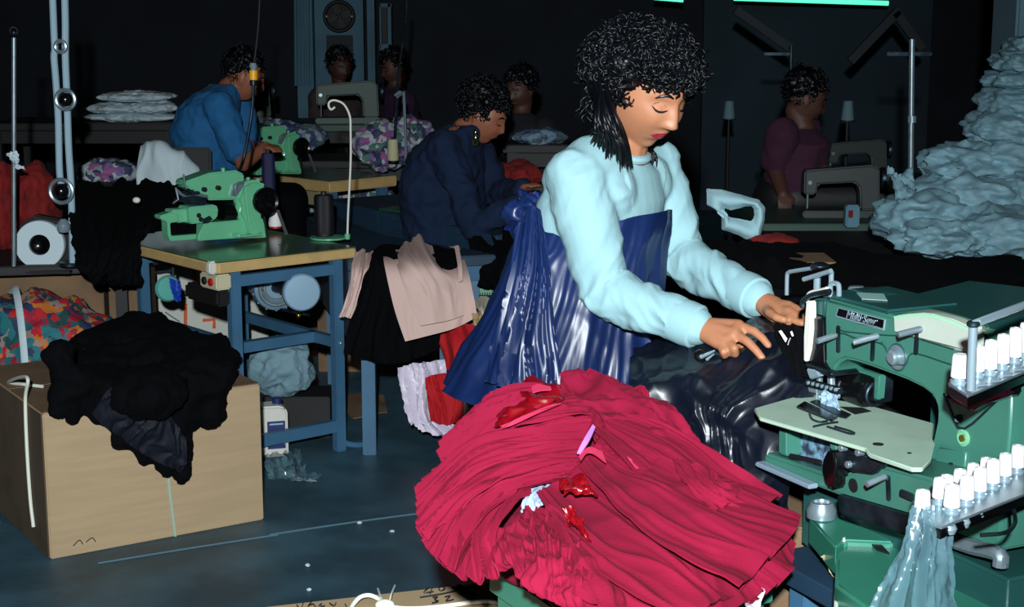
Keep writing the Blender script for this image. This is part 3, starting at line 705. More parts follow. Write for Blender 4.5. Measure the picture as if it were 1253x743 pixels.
# grey sack, jug and litter under the left table
t = tag(lump(C(345, 450, 5.85), (.12, .10, .115), 11, .022, 9, flat=.168, ax=None, oct=4).build('grey_sack', M['grey_sack'], None, 60), 'crumpled pale blue grey sack stuffed under the left table', 'sack')
tag(MB().box(V((C(345, 487, 5.9).x+.06, 5.97, .083)), (.26, .2, .164), bev=.004).build('dark_crate', M['dark']), 'dark crate under the grey sack beneath the left table', 'crate')
t = thing('white_jug', 'white plastic jug with a blue label on the floor by the big box', 'jug', Z(334, 553, 0))
b = Z(336, 553, 0); bx_ = e1
W_ = .1; D_ = .08; Hh = .25
jug = [(-.045, 0), (.05, 0), (.052, .02), (.052, .19), (.045, .215), (.02, .225), (-.05, .225), (-.052, .19), (-.052, .02)]
jf = V((.96, .28, 0)); jb = V((-.28, .96, 0)); b = b+V((0, .0, .08))
b = C(336, 546, 5.55); b.z = .015
MB().prism([b+jf*x+V((0, 0, z*.86)) for x, z in jug], jb*.09, .008).build('jug_body', M['white_plastic'], t)
JL = MB().box(b+jf*.008-jb*.001+V((0, 0, .085)), (.066, .003, .105), (jf, jb, UP), .001).build('jug_label', M['bottle_blue'], t)
MB().cyl(b+jf*.02+jb*.05+V((0, 0, .19)), b+jf*.02+jb*.05+V((0, 0, .215)), .018, bev=.003).build('cap', M['bottle_blue'], t)
for txt, z, s in (('MOTOR OIL', .055, .012),):
    place_text('label_text', txt, s, b+jf*.008-jb*.0035+V((0, 0, z)), jf, UP, M['white_plastic'], JL)
mb = MB(); mb.box(b+jf*.008-jb*.003+V((0, 0, .127)), (.05, .002, .006), (jf, jb, UP)); mb.build('label_stripe', mat('label pale', (150, 180, 210), .5), JL)
tag(cloth([[Z(x, y, h) for x, y, h in l] for l in ([(322, 560, .01), (345, 556, .03), (368, 553, .01)], [(326, 575, .03), (350, 570, .06), (372, 575, .02)], [(330, 586, .008), (355, 590, .03), (392, 589, .008)])], 26, 36, crump(.03, 14, 6), .001).build('plastic_film', M['film'], None, 60), 'crumpled clear plastic film on the floor under the left table', 'plastic film')
tag(cloth([[Z(x, y, h) for x, y, h in l] for l in ([(354, 578, .005), (364, 582, .03)], [(362, 588, .012), (388, 589, .006)])], 8, 12, crump(.006, 20, 2), .001).build('paper_scrap', M['white_plastic']), 'torn white scrap on the floor beside the plastic film', 'scrap')
tag(cloth([[Z(x, y, h) for x, y, h in l] for l in ([(408, 490, .01), (440, 480, .01), (470, 484, .012)], [(432, 512, .006), (452, 508, .01), (474, 504, .006)])], 8, 12, crump(.004, 10, 2), .004).build('cardboard_piece', M['card_dark']), 'flat piece of cardboard on the floor behind the blue bench leg', 'cardboard')
tag(MB().box(Z(418, 438, .1)+V((0, .25, .05)), (.25, .2, .30), bev=.004).build('cardboard_box', M['card_dark']), 'brown carton on the floor behind the blue bench, left of its leg', 'box')
random.seed(2)
for i, (x, y) in enumerate(((376, 692), (378, 722), (238, 612), (440, 640), (480, 650))):
    tag(lump(Z(x, y, .004), (.008, .008, .005), i, .003, 60, sub=2, flat=.001).build('lint_scrap', M['white_cloth']), 'tiny lint scrap on the open blue floor', 'scrap', 'lint on the floor')

# carton at the bottom edge with handwriting and cord
hc = .42
pa = Z(320, 743, hc); pb = Z(600, 712, hc); gx = (pb-pa).normalized(); gy = V((-gx.y, gx.x, 0)); LL = (pb-pa).length
def K(u, v, z=0): return pb+gx*u+gy*v+V((0, 0, z))
t = thing('cardboard_box', 'brown carton at the bottom edge marked with handwriting and a white cord', 'box', K(-.3, -.2, -hc))
MB().prism([K(.01, 0, -hc), K(-.62, 0, -hc), K(-.62, -.42, -hc), K(.01, -.42, -hc)], (0, 0, hc-.006), .004).build('box_body', M['card'], t)
mb = MB(); mb.prism([K(.01, 0, -.006), K(-.62, 0, -.006), K(-.62, -.2, -.006), K(.01, -.2, -.006)], (0, 0, .005)); mb.prism([K(.01, -.208, -.006), K(-.62, -.208, -.006), K(-.62, -.42, -.006), K(.01, -.42, -.006)], (0, 0, .005)); mb.build('top_flap', M['card'], t)
def zz(l): return [Z(300+x/3.685, 690+y/3.685, hc+.001) for x, y in l]
mb = MB()
for l in ([(828, 108), (806, 130), (850, 126)], [(842, 112), (834, 138)], [(885, 100), (872, 112), (884, 122), (902, 112), (885, 100)], [(962, 96), (950, 106), (960, 112), (982, 104), (962, 96)], [(788, 152), (900, 134), (1010, 108)],
          [(845, 152), (868, 150), (852, 162), (872, 170), (842, 178)], [(900, 150), (925, 146), (905, 168), (940, 162)], [(1015, 128), (995, 136), (1012, 145), (1034, 134), (1015, 128)],
          [(232, 186), (240, 195)], [(262, 176), (256, 195)], [(300, 168), (282, 195)], [(284, 190), (305, 182), (318, 195)], [(345, 180), (330, 194), (360, 190)], [(380, 178), (400, 190), (410, 176)], [(450, 182), (458, 194)]):
    mb.tube(zz(l), .0022, 5, smooth=12, flat=.4)
mb.build('handwriting', M['ink'], t)
def zh(l): return [Z(300+x/3.685, 690+y/3.685, hc+h) for x, y, h in l]
t = thing('twine', 'thick white cord looped and knotted on the carton at the bottom edge', 'cord', zh([(600, 190, 0)])[0])
mb = MB(); mb.tube(zh([(470, 215, .006), (490, 180, .012), (520, 150, .02), (560, 142, .02), (600, 158, .015), (630, 185, .012), (700, 200, .006), (800, 200, .005), (920, 188, .005), (1040, 172, .005), (1120, 172, .005), (1165, 192, .005), (1150, 225, .005)]), .0045, 8, smooth=80); mb.build('cord', M['rope'], t)
mb = MB(); mb.ball(zh([(630, 186, .014)])[0], (.02, .014, .012)); mb.tube(zh([(598, 112, .004), (612, 150, .02), (628, 180, .02)]), .002, 6, smooth=10); mb.tube(zh([(675, 98, .004), (660, 135, .02), (650, 175, .015)]), .002, 6, smooth=10); mb.build('knot', M['rope'], t)

# ------------------------------------------------------------------ blue bench (T2) with the draped cloths
TB = [(-.70, 6.55), (-.24, 5.62), (.05, 5.80), (-.30, 6.85)]
bz = .74
t2q = [Z(445, 326, bz), Z(640, 352, bz)]
t = thing('work_bench', 'slate blue bench between the two seated sewers, draped with cloths', 'bench', (-.4, 5.9, 0))
qa = V((-.74, 6.75, 0)); qb = Z(446, 322, bz); qb.z = 0; 
bq = [V((-.60, 5.62, bz)), V((-.06, 5.77, bz)), V((-.12, 5.87, bz)), V((-.52, 6.3, bz)), V((-.80, 6.95, bz)), V((-.92, 6.9, bz))]
MB().prism([p-V((0, 0, .04)) for p in bq], (0, 0, .04), .004).build('tabletop', M['slate'], t)
mb = MB(); mb.prism([V((-.60, 5.62, bz-.3)), V((-.92, 6.9, bz-.3)), V((-.90, 6.905, bz-.3)), V((-.58, 5.625, bz-.3))], (0, 0, .26)); mb.build('apron', M['slate'], t)
for px, pt, yb in ((453, 430, 555), (547, 455, 531)):
    b = Z(px, yb, 0); MB().bar(b, b+V((0, 0, bz-.04)), .055, .05, (1, 0, 0), .003).build('leg', M['blue_metal'], t)
for x, y in ((-.15, 5.82), (-.8, 6.8)): MB().bar(V((x, y, 0)), V((x, y, bz-.04)), .055, .05, (1, 0, 0), .003).build('leg', M['blue_metal'], t)
mb = MB(); mb.bar(V((-.53, 5.68, bz-.07)), V((-.10, 5.80, bz-.07)), .03, .06); mb.build('frame', M['blue_metal'], t)
# slate sewing bed in front of the second woman
tt = thing('work_table', 'long slate table in front of the woman in the navy sweater', 'table', (-.4, 6.3, 0))
wq = [Z(407, 251, .80), Z(648, 312, .80), Z(648, 330, .78), Z(560, 322, .80), Z(470, 298, .80), Z(420, 278, .80)]
wq = [V((p.x, p.y, .80)) for p in wq]
Q0 = V((-.86, 7.05, .80)); Q1 = V((-.06, 5.86, .80)); qd = (Q1-Q0).normalized(); qn = V((-qd.y, qd.x, 0))  # to the right / away
MB().prism([Q0-V((0, 0, .03)), Q1-V((0, 0, .03)), Q1+qn*.5-V((0, 0, .03)), Q0+qn*.5-V((0, 0, .03))], (0, 0, .03), .004).build('tabletop', M['slate'], tt)
MB().prism([Q0-V((0, 0, .26)), Q1-V((0, 0, .26)), Q1+qn*.02-V((0, 0, .26)), Q0+qn*.02-V((0, 0, .26))], (0, 0, .23)).build('apron', M['slate'], tt)
for f, g in ((.04, .05), (.96, .05), (.04, .45), (.96, .45)): p = Q0.lerp(Q1, f)+qn*g; MB().bar(V((p.x, p.y, 0)), V((p.x, p.y, .77)), .05, .05).build('leg', M['blue_metal'], tt)
t = thing('sewing_machine', 'dark green machine box with a white knob beside the woman in navy', 'sewing machine', C(493, 290, 6.65))
MB().box(C(492, 270, 6.65), (.16, .16, .11), ((.8, -.6, 0), (.6, .8, 0), UP), .01).build('body', mat('dark green enamel', (24, 66, 50), .4, coat=.3), t)
mb = MB(); mb.cyl(C(500, 264, 6.54), C(499, 264, 6.5), .008, bev=.002); mb.build('knob', M['white_plastic'], t)
mb = MB(); mb.bar(C(488, 266, 6.54), C(488, 276, 6.54), .006, .005); mb.cyl(C(483, 274, 6.56), C(483, 274, 6.53), .006); mb.build('catch', M['steel'], t)

def drape(name, lab, cat, curves, m, fold=None, nu=44, nv=44, th=.004, grp=None):
    return tag(cloth([PC(c) for c in curves], nu, nv, fold, th).build(name, m, None, 60), lab, cat, grp)
# black skirt hanging over the bench front
drape('black_cloth', 'black cloth hanging over the blue bench under the pale pink cloths', 'cloth',
      [[(462, 304, 5.75), (470, 300, 5.9), (520, 300, 5.95), (560, 306, 5.85)], [(444, 318, 5.6), (470, 318, 5.56), (520, 324, 5.58), (560, 325, 5.62)], [(432, 370, 5.56), (465, 370, 5.52), (500, 372, 5.55), (540, 378, 5.6)], [(422, 432, 5.54), (452, 442, 5.5), (490, 444, 5.53), (536, 428, 5.58)]], M['black_cloth'], folds(.025, 5, 4, env=lambda u, v: .3+u))
drape('pale_cloth', 'narrow pale pink cloth hanging at the left end of the blue bench', 'cloth',
      [[(436, 307, 5.60), (446, 306, 5.64), (455, 308, 5.68)], [(430, 330, 5.48), (440, 330, 5.46), (450, 328, 5.5)], [(424, 360, 5.46), (432, 362, 5.44), (441, 356, 5.47)], [(414, 388, 5.45), (422, 388, 5.43), (430, 390, 5.46)]], M['pale_cloth'], folds(.012, 3, 5))
drape('pale_cloth', 'large pale pink cloth lying over the blue bench with a folded layer on it', 'cloth',
      [[(470, 308, 5.9), (492, 302, 6.02), (530, 302, 6.02), (562, 302, 5.95)], [(470, 322, 5.52), (500, 322, 5.55), (545, 328, 5.6), (572, 330, 5.62)], [(482, 376, 5.45), (515, 370, 5.45), (555, 362, 5.5), (578, 356, 5.52)], [(496, 418, 5.42), (520, 412, 5.42), (556, 402, 5.46), (584, 388, 5.5)]], M['pale_cloth'], folds(.008, 3, 8, env=lambda u, v: .4+.6*u))
drape('folded_pale_cloth', 'folded pale pink cloth lying on top of the larger one', 'cloth',
      [[(482, 312, 5.72), (500, 296, 5.86), (512, 290, 5.92), (530, 298, 5.9)], [(488, 332, 5.45), (505, 320, 5.47), (525, 318, 5.5), (540, 322, 5.52)], [(500, 366, 5.41), (520, 356, 5.41), (545, 350, 5.45), (560, 350, 5.47)], [(514, 399, 5.39), (530, 396, 5.39), (550, 392, 5.42), (567, 386, 5.45)]], M['pale_cloth'], folds(.02, 2.5, 12, env=lambda u, v: 1-u*.8))
drape('pale_strap', 'thin upright pale strip at the right end of the pink cloths', 'cloth',
      [[(556, 301, 5.7), (561, 300, 5.7)], [(560, 325, 5.55), (565, 322, 5.55)], [(562, 345, 5.5), (566, 343, 5.5)]], M['pale_cloth'], None, 10, 4)
t = drape('cream_cloth', 'cream cloth spread between the pink cloths and the woman in satin', 'cloth',
      [[(576, 366, 5.65), (600, 364, 5.6), (628, 362, 5.4)], [(585, 378, 5.5), (600, 382, 5.42), (626, 384, 5.3)], [(600, 402, 5.42), (610, 408, 5.35), (624, 410, 5.25)]], M['cream_cloth'], folds(.02, 3, 6))
t = thing('scrub_brush', 'pale green brush lying behind the cream cloth', 'brush', C(588, 362, 5.9))
MB().box(C(588, 353, 5.9), (.11, .05, .028), bev=.01).build('brush_back', mat('pale green', (110, 160, 130), .6), t)
mb = MB()
for i in range(12):
    for j in range(3): p = C(588, 360, 5.9)+V((-.05+.009*i, -.018+.018*j, 0)); mb.cyl(p, p+V((0, 0, .02)), .003, .0035, 5)
mb.build('bristles', mat('green bristle', (130, 176, 150), .8), t); t.children[-1]['kind'] = 'stuff'
tag(MB().box(C(588, 372, 5.95), (.16, .12, .03), bev=.004).build('dark_ledge', M['dark']), 'dark ledge under the pale green brush', 'ledge')
drape('tan_cloth', 'small tan crumpled cloth above the hanging red cloth', 'cloth', [[(578, 386, 5.5), (592, 380, 5.5)], [(580, 396, 5.42), (592, 396, 5.42)], [(584, 402, 5.42), (594, 400, 5.42)]], mat('tan cloth', (170, 140, 96), .8), crump(.02, 22, 3), 14, 14)
drape('red_cloth', 'red cloth hanging from the bench beside the pink cloths', 'cloth',
      [[(536, 404, 5.62), (566, 398, 5.52), (598, 398, 5.42)], [(540, 440, 5.56), (572, 440, 5.45), (606, 440, 5.3)], [(552, 470, 5.5), (578, 480, 5.36), (610, 480, 5.2)], [(566, 486, 5.45), (582, 494, 5.34), (598, 502, 5.2)]], M['red_cloth'], folds(.03, 3, 3))
drape('white_satin_cloth', 'white and lilac satin cloth hanging under the bench', 'cloth',
      [[(488, 450, 5.72), (512, 444, 5.7), (546, 440, 5.7)], [(491, 480, 5.7), (515, 474, 5.66), (546, 470, 5.68)], [(500, 510, 5.66), (522, 512, 5.62), (546, 510, 5.64)], [(508, 520, 5.66), (534, 533, 5.6), (564, 528, 5.62)]], M['white_satin'], both(folds(.03, 5, 7), crump(.008, 25, 4)))
drape('red_panel_cloth', 'narrow red cloth panel hanging in front of the white satin', 'cloth',
      [[(521, 462, 5.6), (534, 458, 5.6), (566, 454, 5.62)], [(523, 490, 5.58), (540, 490, 5.58), (566, 488, 5.6)], [(528, 516, 5.58), (545, 520, 5.58), (566, 515, 5.6)]], M['red_cloth'], folds(.012, 4, 5))
drape('white_satin_strip', 'white lilac strip edging the red cloth near the pile', 'cloth',
      [[(558, 474, 5.36), (564, 476, 5.36)], [(575, 488, 5.3), (580, 486, 5.3)], [(596, 504, 5.2), (600, 500, 5.2)]], M['white_satin'], crump(.006, 30, 4), 20, 5)
tag(MB().box(C(574, 520, 5.75)+V((0, .1, .02)), (.12, .12, .3), bev=.004).build('wooden_stool_leg_block', mat('brown wood', (90, 56, 40), .6)), 'brown wooden block in shadow right of the white satin', 'block').name = 'wooden_block'
# ------------------------------------------------------------------ teal multi needle machine at the right
P0 = C(1010, 365, 2.65); ma = V((.42, -.907, 0)).normalized(); mb_ = V((-ma.y, ma.x, 0)); mb_ = V((.907, .42, 0)).normalized()
MAX = (ma, mb_, UP)
def W(u, v, w): return P0+ma*u+mb_*v+UP*w
def FP(px, py, v=0.0): return ON(px, py, P0+mb_*v, mb_)
def ZP(px, py, z): return Z(px, py, z)
def za(l, s=3.23, ox=910, oy=310): return [(ox+x/s, oy+y/s) for x, y in l]
def zb(l): return za(l, 3.058, 910, 500)
def FPS(l, v=0.0): return [FP(x, y, v) for x, y in l]
MM = thing('multi_needle_machine', 'large teal green multi needle sewing machine in the right foreground', 'sewing machine', W(.2, .05, -.36))
# C shaped arm and column
arm = za([(322, 178), (590, 246), (830, 352), (1000, 440), (1062, 520)])+[(1236, 530), (1222, 676)]+[(1140, 640), (1118, 600)]+za([(742, 743), (760, 660), (762, 610), (745, 565), (700, 530), (640, 500), (560, 470), (500, 448), (440, 428), (400, 420), (375, 432), (358, 455), (345, 488), (330, 478), (318, 440), (316, 300)])
MB().prism(FPS(arm), mb_*.15, .009).build('arm_body', M['mach_teal'], MM)
# lid of the arm: white hump
hump = za([(585, 250), (588, 320), (830, 384), (895, 402), (900, 345), (905, 300), (820, 262), (740, 240), (700, 236), (640, 240), (600, 246)])
MB().prism(FPS(hump, -.006), mb_*.03, .006).build('white_cover', mat('off white cover', (176, 186, 176), .5), MM)
cap = [FP(x, y, -.004) for x, y in za([(590, 246), (640, 236), (700, 218), (760, 222), (905, 268)])]
cv = [[FP(x, y, -.004) for x, y in za([(592, 250), (640, 241), (700, 238), (760, 244), (830, 268), (905, 305)])], [FP(x, y, .05) for x, y in za([(610, 240), (650, 232), (730, 226), (800, 238), (880, 262), (960, 305)])], [FP(x, y, .10) for x, y in za([(640, 236), (690, 226), (740, 219), (820, 236), (910, 262), (1000, 300)])]]
cloth(cv, 12, 24, None, .006).build('cover_top', mat('mint cover top', (150, 196, 168), .45), MM)
# top plate of the arm
MB().prism([W(-.02, .0, .0), W(.17, .0, .0), W(.17, .15, .0), W(-.02, .15, .0)], UP*.008, .004).build('arm_top', M['mach_teal_dark'], MM)
tb = [ZP(1093, 366, 1.145), ZP(1185, 343, 1.145), ZP(1262, 352, 1.145), ZP(1262, 382, 1.145), ZP(1210, 398, 1.145)]
MB().prism([p-UP*.05 for p in tb], UP*.05, .004).build('rear_table', M['mach_teal_dark'], MM)
MB().prism([W(.1, .15, -.4), W(.45, .15, -.4), W(.45, .42, -.4), W(.1, .42, -.4)], UP*.37, .01).build('motor_housing', M['mach_teal_dark'], MM)
# dial, bolts, panel
mb = MB(); c = FP(*za([(607, 410)])[0]); mb.lathe([(0, 0), (.02, 0), (.02, .002), (.0125, .003), (.0125, .012), (.009, .015), (0, .0155)], c, -mb_, 28); DL = mb.build('dial', M['steel'], MM)
MB().torus(FP(*za([(607, 412)])[0]), mb_, .022, .0016, 30, 6).build('dial_rim', M['mach_teal_dark'], DL)
for (x, y), r in (((848, 655), .0065), ((812, 563), .006)):
    MB().cyl(FP(x/3.23+910, y/3.23+310, .003), FP(x/3.23+910, y/3.23+310, -.005), r, seg=16, bev=.001).build('bolt', M['dull_steel'], MM)
c = FP(*zb([(824, 110)])[0])
OS = MB().lathe([(0, 0), (.0135, 0), (.0135, .003), (.01, .004), (.0095, .002), (0, .002)], c, -mb_, 28).build('oil_sight', mat('pale green ring', (110, 176, 140), .4), MM)
MB().cyl(c-mb_*.002, c-mb_*.006, .0055, seg=8).build('oil_plug', mat('brass plug', (150, 130, 60), .35, .9), OS)
pn = zb([(722, 140), (818, 152), (832, 170), (822, 270), (700, 270)])
MB().prism(FPS([(x, y) for x, y in pn], -.006), mb_*.01, .004).build('side_panel', M['mach_teal'], MM)
mb = MB()
for q in ((775, 212), (770, 240), (698, 270), (625, 243), (552, 217), (545, 360), (606, 322)):
    c = FP(*zb([q])[0], -.008 if q[0] > 760 else -.004); mb.cyl(c+mb_*.004, c-mb_*.002, .0042, seg=12)
mb.build('socket_screw', M['dark'], MM)
MB().prism(FPS(za([(786, 556), (790, 552), (830, 655), (848, 686), (870, 690), (900, 670), (1010, 570), (1014, 574), (905, 678), (872, 698), (842, 694), (824, 660)]), -.002), mb_*.003).build('thread_path_wire', M['dull_steel'], MM)
# nameplate
q = za([(372, 214), (558, 262), (552, 306), (360, 250)])
NP = MB().prism(FPS(q, -.003), mb_*.003, .0008).build('nameplate', M['chrome'], MM)
q = za([(375, 218), (552, 264), (548, 296), (366, 246)])
MB().prism(FPS(q, -.0045), mb_*.002).build('plate_face', M['black_gloss'], NP)
na = FP(*za([(368, 244)])[0]); nb = FP(*za([(550, 290)])[0]); nd = (nb-na).normalized()
place_text('nameplate_text', 'Multi Sew', .0195, FP(*za([(460, 256)])[0], -.0062), nd, UP+nd*.0, M['chrome'], NP, .0006, .35)
MB().bar(FP(*za([(452, 276)])[0], -.0062), FP(*za([(530, 291)])[0], -.0062), .001, .001).build('underline', M['chrome'], NP)
# thread guides: slotted plates with round pins
for (sx0, sy0, sx1, sy1), (px0, py0, px1, py1) in (((374, 285, 374, 392), (290, 348, 360, 325)), ((512, 335, 508, 425), (432, 352, 524, 328)), ((686, 306, 680, 400), (610, 322, 696, 300))):
    s0, s1 = za([(sx0, sy0), (sx1, sy1)])
    gs = MB().bar(FP(*s0, -.006), FP(*s1, -.006), .008, .006, mb_, .002).build('guide_slot', M['dull_steel'], MM)
    p0, p1 = za([(px0, py0), (px1, py1)])
    k = MB(); k.tube([FP(*p1, -.01), FP(*p1, -.016), FP(*p1, -.016)+(FP(*p0, -.05)-FP(*p1, -.016))*.1, FP(*p0, -.05)], .0052, 10); k.build('guide_pin', M['steel'], gs)
mb = MB()
th_ = []
for l in ([(285, 395), (372, 318), (440, 335), (520, 350), (560, 370), (585, 430), (640, 440), (670, 395), (820, 440)], [(372, 300), (420, 312), (600, 325), (680, 312)], [(700, 340), (830, 380)], [(545, 350), (575, 400)]):
    mb.tube(FPS(za(l), -.003), .0011, 5, smooth=30)
mb.build('sewing_thread', mat('dark thread', (20, 60, 56), .6), MM)
tag_p = MB().prism([W(.02, .05, .009), W(.075, .02, .009), W(.105, .05, .009), W(.05, .085, .009)], UP*.0008); tag_p.build('maker_label', mat('pale label', (140, 178, 176), .5), MM)
# head: black face box, white end strip, needle bars, presser parts
MB().prism(FPS(za([(262, 245), (318, 255), (322, 430), (345, 470), (240, 440), (250, 330)]), -.004), mb_*.05, .004).build('face_plate', M['black_gloss'], MM)
MB().prism(FPS(za([(262, 180), (320, 178), (318, 260), (262, 248)]), .004), mb_*.1, .006).build('head_block', M['mach_teal_dark'], MM)
MB().prism(FPS(za([(246, 192), (262, 188), (264, 300), (256, 380), (243, 430), (236, 425), (236, 330), (242, 240)]), -.012), mb_*.014, .002).build('white_guard', M['white_plastic'], MM)
MB().tube(FPS(za([(232, 215), (235, 190), (262, 168), (300, 158), (340, 150)]), -.016), .0048, 10, smooth=24).build('guard_hook', M['dull_steel'], MM)
MB().tube(FPS(za([(248, 190), (262, 160), (300, 150), (330, 142)]), -.005), .0045, 10, smooth=24).build('cover_lip', M['white_plastic'], MM)
MB().prism(FPS(za([(236, 432), (345, 470), (348, 484), (340, 492), (245, 455)]), -.01), mb_*.06, .003).build('needle_block', M['dull_steel'], MM)
MB().prism(FPS(za([(246, 455), (285, 462), (300, 486), (262, 500), (252, 478)]), -.012), mb_*.012, .002).build('clamp_plate', M['chrome'], MM)
mb = MB()
for i in range(7):
    p = FP(*za([(258+i*18, 512+i*4.5)])[0], -.014); mb.cyl(p+mb_*.006, p-mb_*.003, .0032, seg=10)
mb_s = mb
NC = MB().bar(FP(*za([(252, 510)])[0], -.008), FP(*za([(382, 545)])[0], -.008), .012, .014, mb_, .002).build('needle_clamp', M['dull_steel'], MM)
mb_s.build('clamp_screw', M['chrome'], NC)
MB().bar(FP(*za([(262, 530)])[0], -.002), FP(*za([(376, 560)])[0], -.002), .014, .010, mb_, .002).build('presser_clamp', M['steel'], MM)
mb = MB()
for i in range(4):
    a = za([(290+i*24, 528+i*6)])[0]; b = za([(288+i*24, 620+i*7)])[0]; mb.cyl(FP(*a, -.006), FP(*b, -.006), .0018, seg=8)
mb.build('needle', M['chrome'], MM)
mb = MB(); mb.cyl(FP(*za([(300, 470)])[0], .015), FP(*za([(300, 600)])[0], .015), .006, seg=14); mb.cyl(FP(*za([(345, 480)])[0], .02), FP(*za([(350, 600)])[0], .02), .007, seg=14); mb.build('presser_bar', M['steel'], MM)
k = cloth([FPS(za([(318, 530), (345, 540), (370, 548)]), -.012), FPS(za([(308, 570), (340, 585), (368, 590)]), -.014), FPS(za([(300, 630), (345, 640), (392, 640)]), -.02)], 24, 24, crump(.006, 60, 5), .002); k.build('lint', mat('pale lint', (150, 180, 200), .9, alpha=.75), MM, 60)
# dark cylinder drive and bracket behind the needle area
ca = FP(*za([(470, 540)])[0], .06)
RL = MB().lathe([(0, -.045), (.03, -.045), (.034, -.04), (.034, .03), (.03, .036), (0, .036)], ca, ma, 30).build('puller_roller', M['black_gloss'], MM)
MB().torus(ca+ma*.037, ma, .02, .004).build('roller_ring', M['dull_steel'], RL)
mb = MB(); mb.prism(FPS(za([(445, 470), (460, 458), (538, 482), (530, 580), (512, 576), (516, 494), (460, 476)]), .05), mb_*.015, .002); mb.build('roller_bracket', M['mach_teal'], MM)
mb = MB(); mb.box(FP(*za([(552, 530)])[0], .07), (.02, .03, .05), MAX, .003); mb.build('roller_gear', M['dull_steel'], MM)
# chrome rods and cap above the head
def rod(l, r, name='top_rod', m='chrome', v=.03, sm=0): MB().tube(FPS(za(l), v), r, 10, smooth=sm).build(name, M[m], MM)
rod([(170, 165), (172, 90), (178, 76), (200, 70), (280, 58), (320, 56)], .004, sm=40, v=.10)
rod([(238, 103), (345, 70)], .0045, v=.02)
rod([(290, 145), (291, 92)], .0062, v=.03); rod([(346, 128), (347, 72)], .0045, v=.03)
rod([(344, 172), (343, 132), (350, 120), (368, 120), (376, 130), (377, 170)], .0045, sm=24, v=.005)
MB().ball(FP(*za([(302, 50)])[0], .09), (.018, .018, .007)).build('oil_cap', M['dull_steel'], MM)
MB().cyl(FP(*za([(445, 152)])[0], .10), FP(*za([(445, 130)])[0], .10), .015, bev=.003).build('filler_cap', M['steel'], MM)
MB().prism(FPS(za([(378, 160), (420, 140), (520, 170), (560, 215), (400, 180)]), .06), mb_*.05, .003).build('top_ridge', M['mach_teal_dark'], MM)

# white plate on the bed
zt = .957
def ZC(l): return [Z(x, y, zt) for x, y in l]
pl = za([(42, 612), (268, 548), (330, 566), (340, 575), (500, 602), (752, 672), (745, 730)])+zb([(716, 130), (700, 190), (670, 222), (630, 222), (470, 168), (455, 148), (60, 32)])
BP = MB().prism([p-UP*.007 for p in ZC(pl)], UP*.007, .0015).build('bed_plate', mat('pale mint plate', (160, 184, 168), .45, var=.06, vs=20), MM)
sl = za([(208, 612), (240, 592), (372, 652), (350, 668)])
MB().prism([p-UP*.002 for p in ZC(sl)], UP*.006, .001).build('needle_plate', M['black_gloss'], BP)
MB().prism([p-UP*.002 for p in ZC(za([(262, 590), (290, 582), (425, 640), (405, 655), (380, 650)]))], UP*.004).build('feed_slot', M['dull_steel'], BP)
MB().prism([p-UP*.002 for p in ZC(za([(380, 608), (470, 612), (505, 626), (440, 638)]))], UP*.003).build('rear_slot', M['dark'], BP)
mb = MB(); p = Z(*zb([(503, 135)])[0], zt); mb.cyl(p-UP*.001, p+UP*.0012, .0085, seg=24); mb.build('plate_knob', M['dark'], BP)
mb = MB(); p = Z(*zb([(620, 168)])[0], zt); mb.cyl(p-UP*.001, p+UP*.001, .0035, seg=12); mb.build('plate_screw', M['dull_steel'], BP)
mb = MB()
for l in ([(260, 640), (270, 660), (300, 672), (330, 668)], [(275, 690), (330, 678), (372, 672)], [(330, 690), (420, 718), (432, 712), (360, 690)]): mb.tube([p+UP*.002 for p in ZC(za(l))], .002, 6, smooth=16)
mb.build('looper_thread', M['dull_steel'], MM)
stn = za([(395, 640), (430, 625), (470, 640), (420, 655), (380, 665)])
# bed body below the plate
vb = -.10
bed = zb([(75, 168), (128, 48), (330, 110), (340, 150), (450, 170), (560, 205), (720, 262), (700, 420), (620, 402), (345, 322), (262, 290), (75, 210)])
MB().prism(FPS([(x, y) for x, y in zb([(75, 165), (345, 258), (480, 205), (700, 262), (742, 275), (742, 440), (620, 402), (345, 322), (262, 290), (75, 210)])], vb), mb_*.22, .005).build('bed_body', M['mach_teal'], MM)
MB().prism(FPS(zb([(130, 45), (160, 52), (160, 180), (128, 170)]), vb), mb_*.16, .003).build('bed_end', M['mach_teal'], MM)
MB().prism(FPS(zb([(160, 60), (340, 118), (340, 240), (160, 185)]), vb+.03), mb_*.12).build('looper_well', mat('linty looper box', (110, 150, 176), .9, rgb2=(24, 40, 60), vs=60), MM)
MB().prism(FPS(zb([(320, 118), (345, 122), (345, 160), (322, 152)]), vb-.004), mb_*.03, .002).build('post', M['mach_teal'], MM)
MB().bar(FP(*zb([(172, 176)])[0], vb), FP(*zb([(292, 202)])[0], vb), .008, .006, mb_, .002).build('feed_bar', M['dark'], MM)
MB().prism(FPS(zb([(350, 150), (460, 175), (525, 205), (478, 250), (400, 240), (350, 215)]), vb-.01), mb_*.05, .004).build('feed_housing', M['dull_steel'], MM)
MB().prism(FPS(zb([(292, 190), (310, 155), (338, 158), (345, 220), (342, 300), (318, 304), (300, 280), (290, 230)]), vb-.02), mb_*.03, .004).build('tension_lever', M['black_gloss'], MM)
mb = MB()
for q in ((365, 148), (428, 165), (390, 210)): c = FP(*zb([q])[0], vb-.014); mb.cyl(c+mb_*.01, c-mb_*.003, .006, seg=14, bev=.001)
mb.build('housing_screw', M['steel'], MM)
c = FP(*zb([(411, 288)])[0], vb); MB().cyl(c+mb_*.002, c-mb_*.0015, .0115, seg=24).build('bed_hole', M['dark'], MM)
MB().bar(FP(*zb([(540, 250)])[0], vb-.004), FP(*zb([(543, 345)])[0], vb-.004), .008, .006, mb_, .002).build('guide_slot', M['dull_steel'], MM)
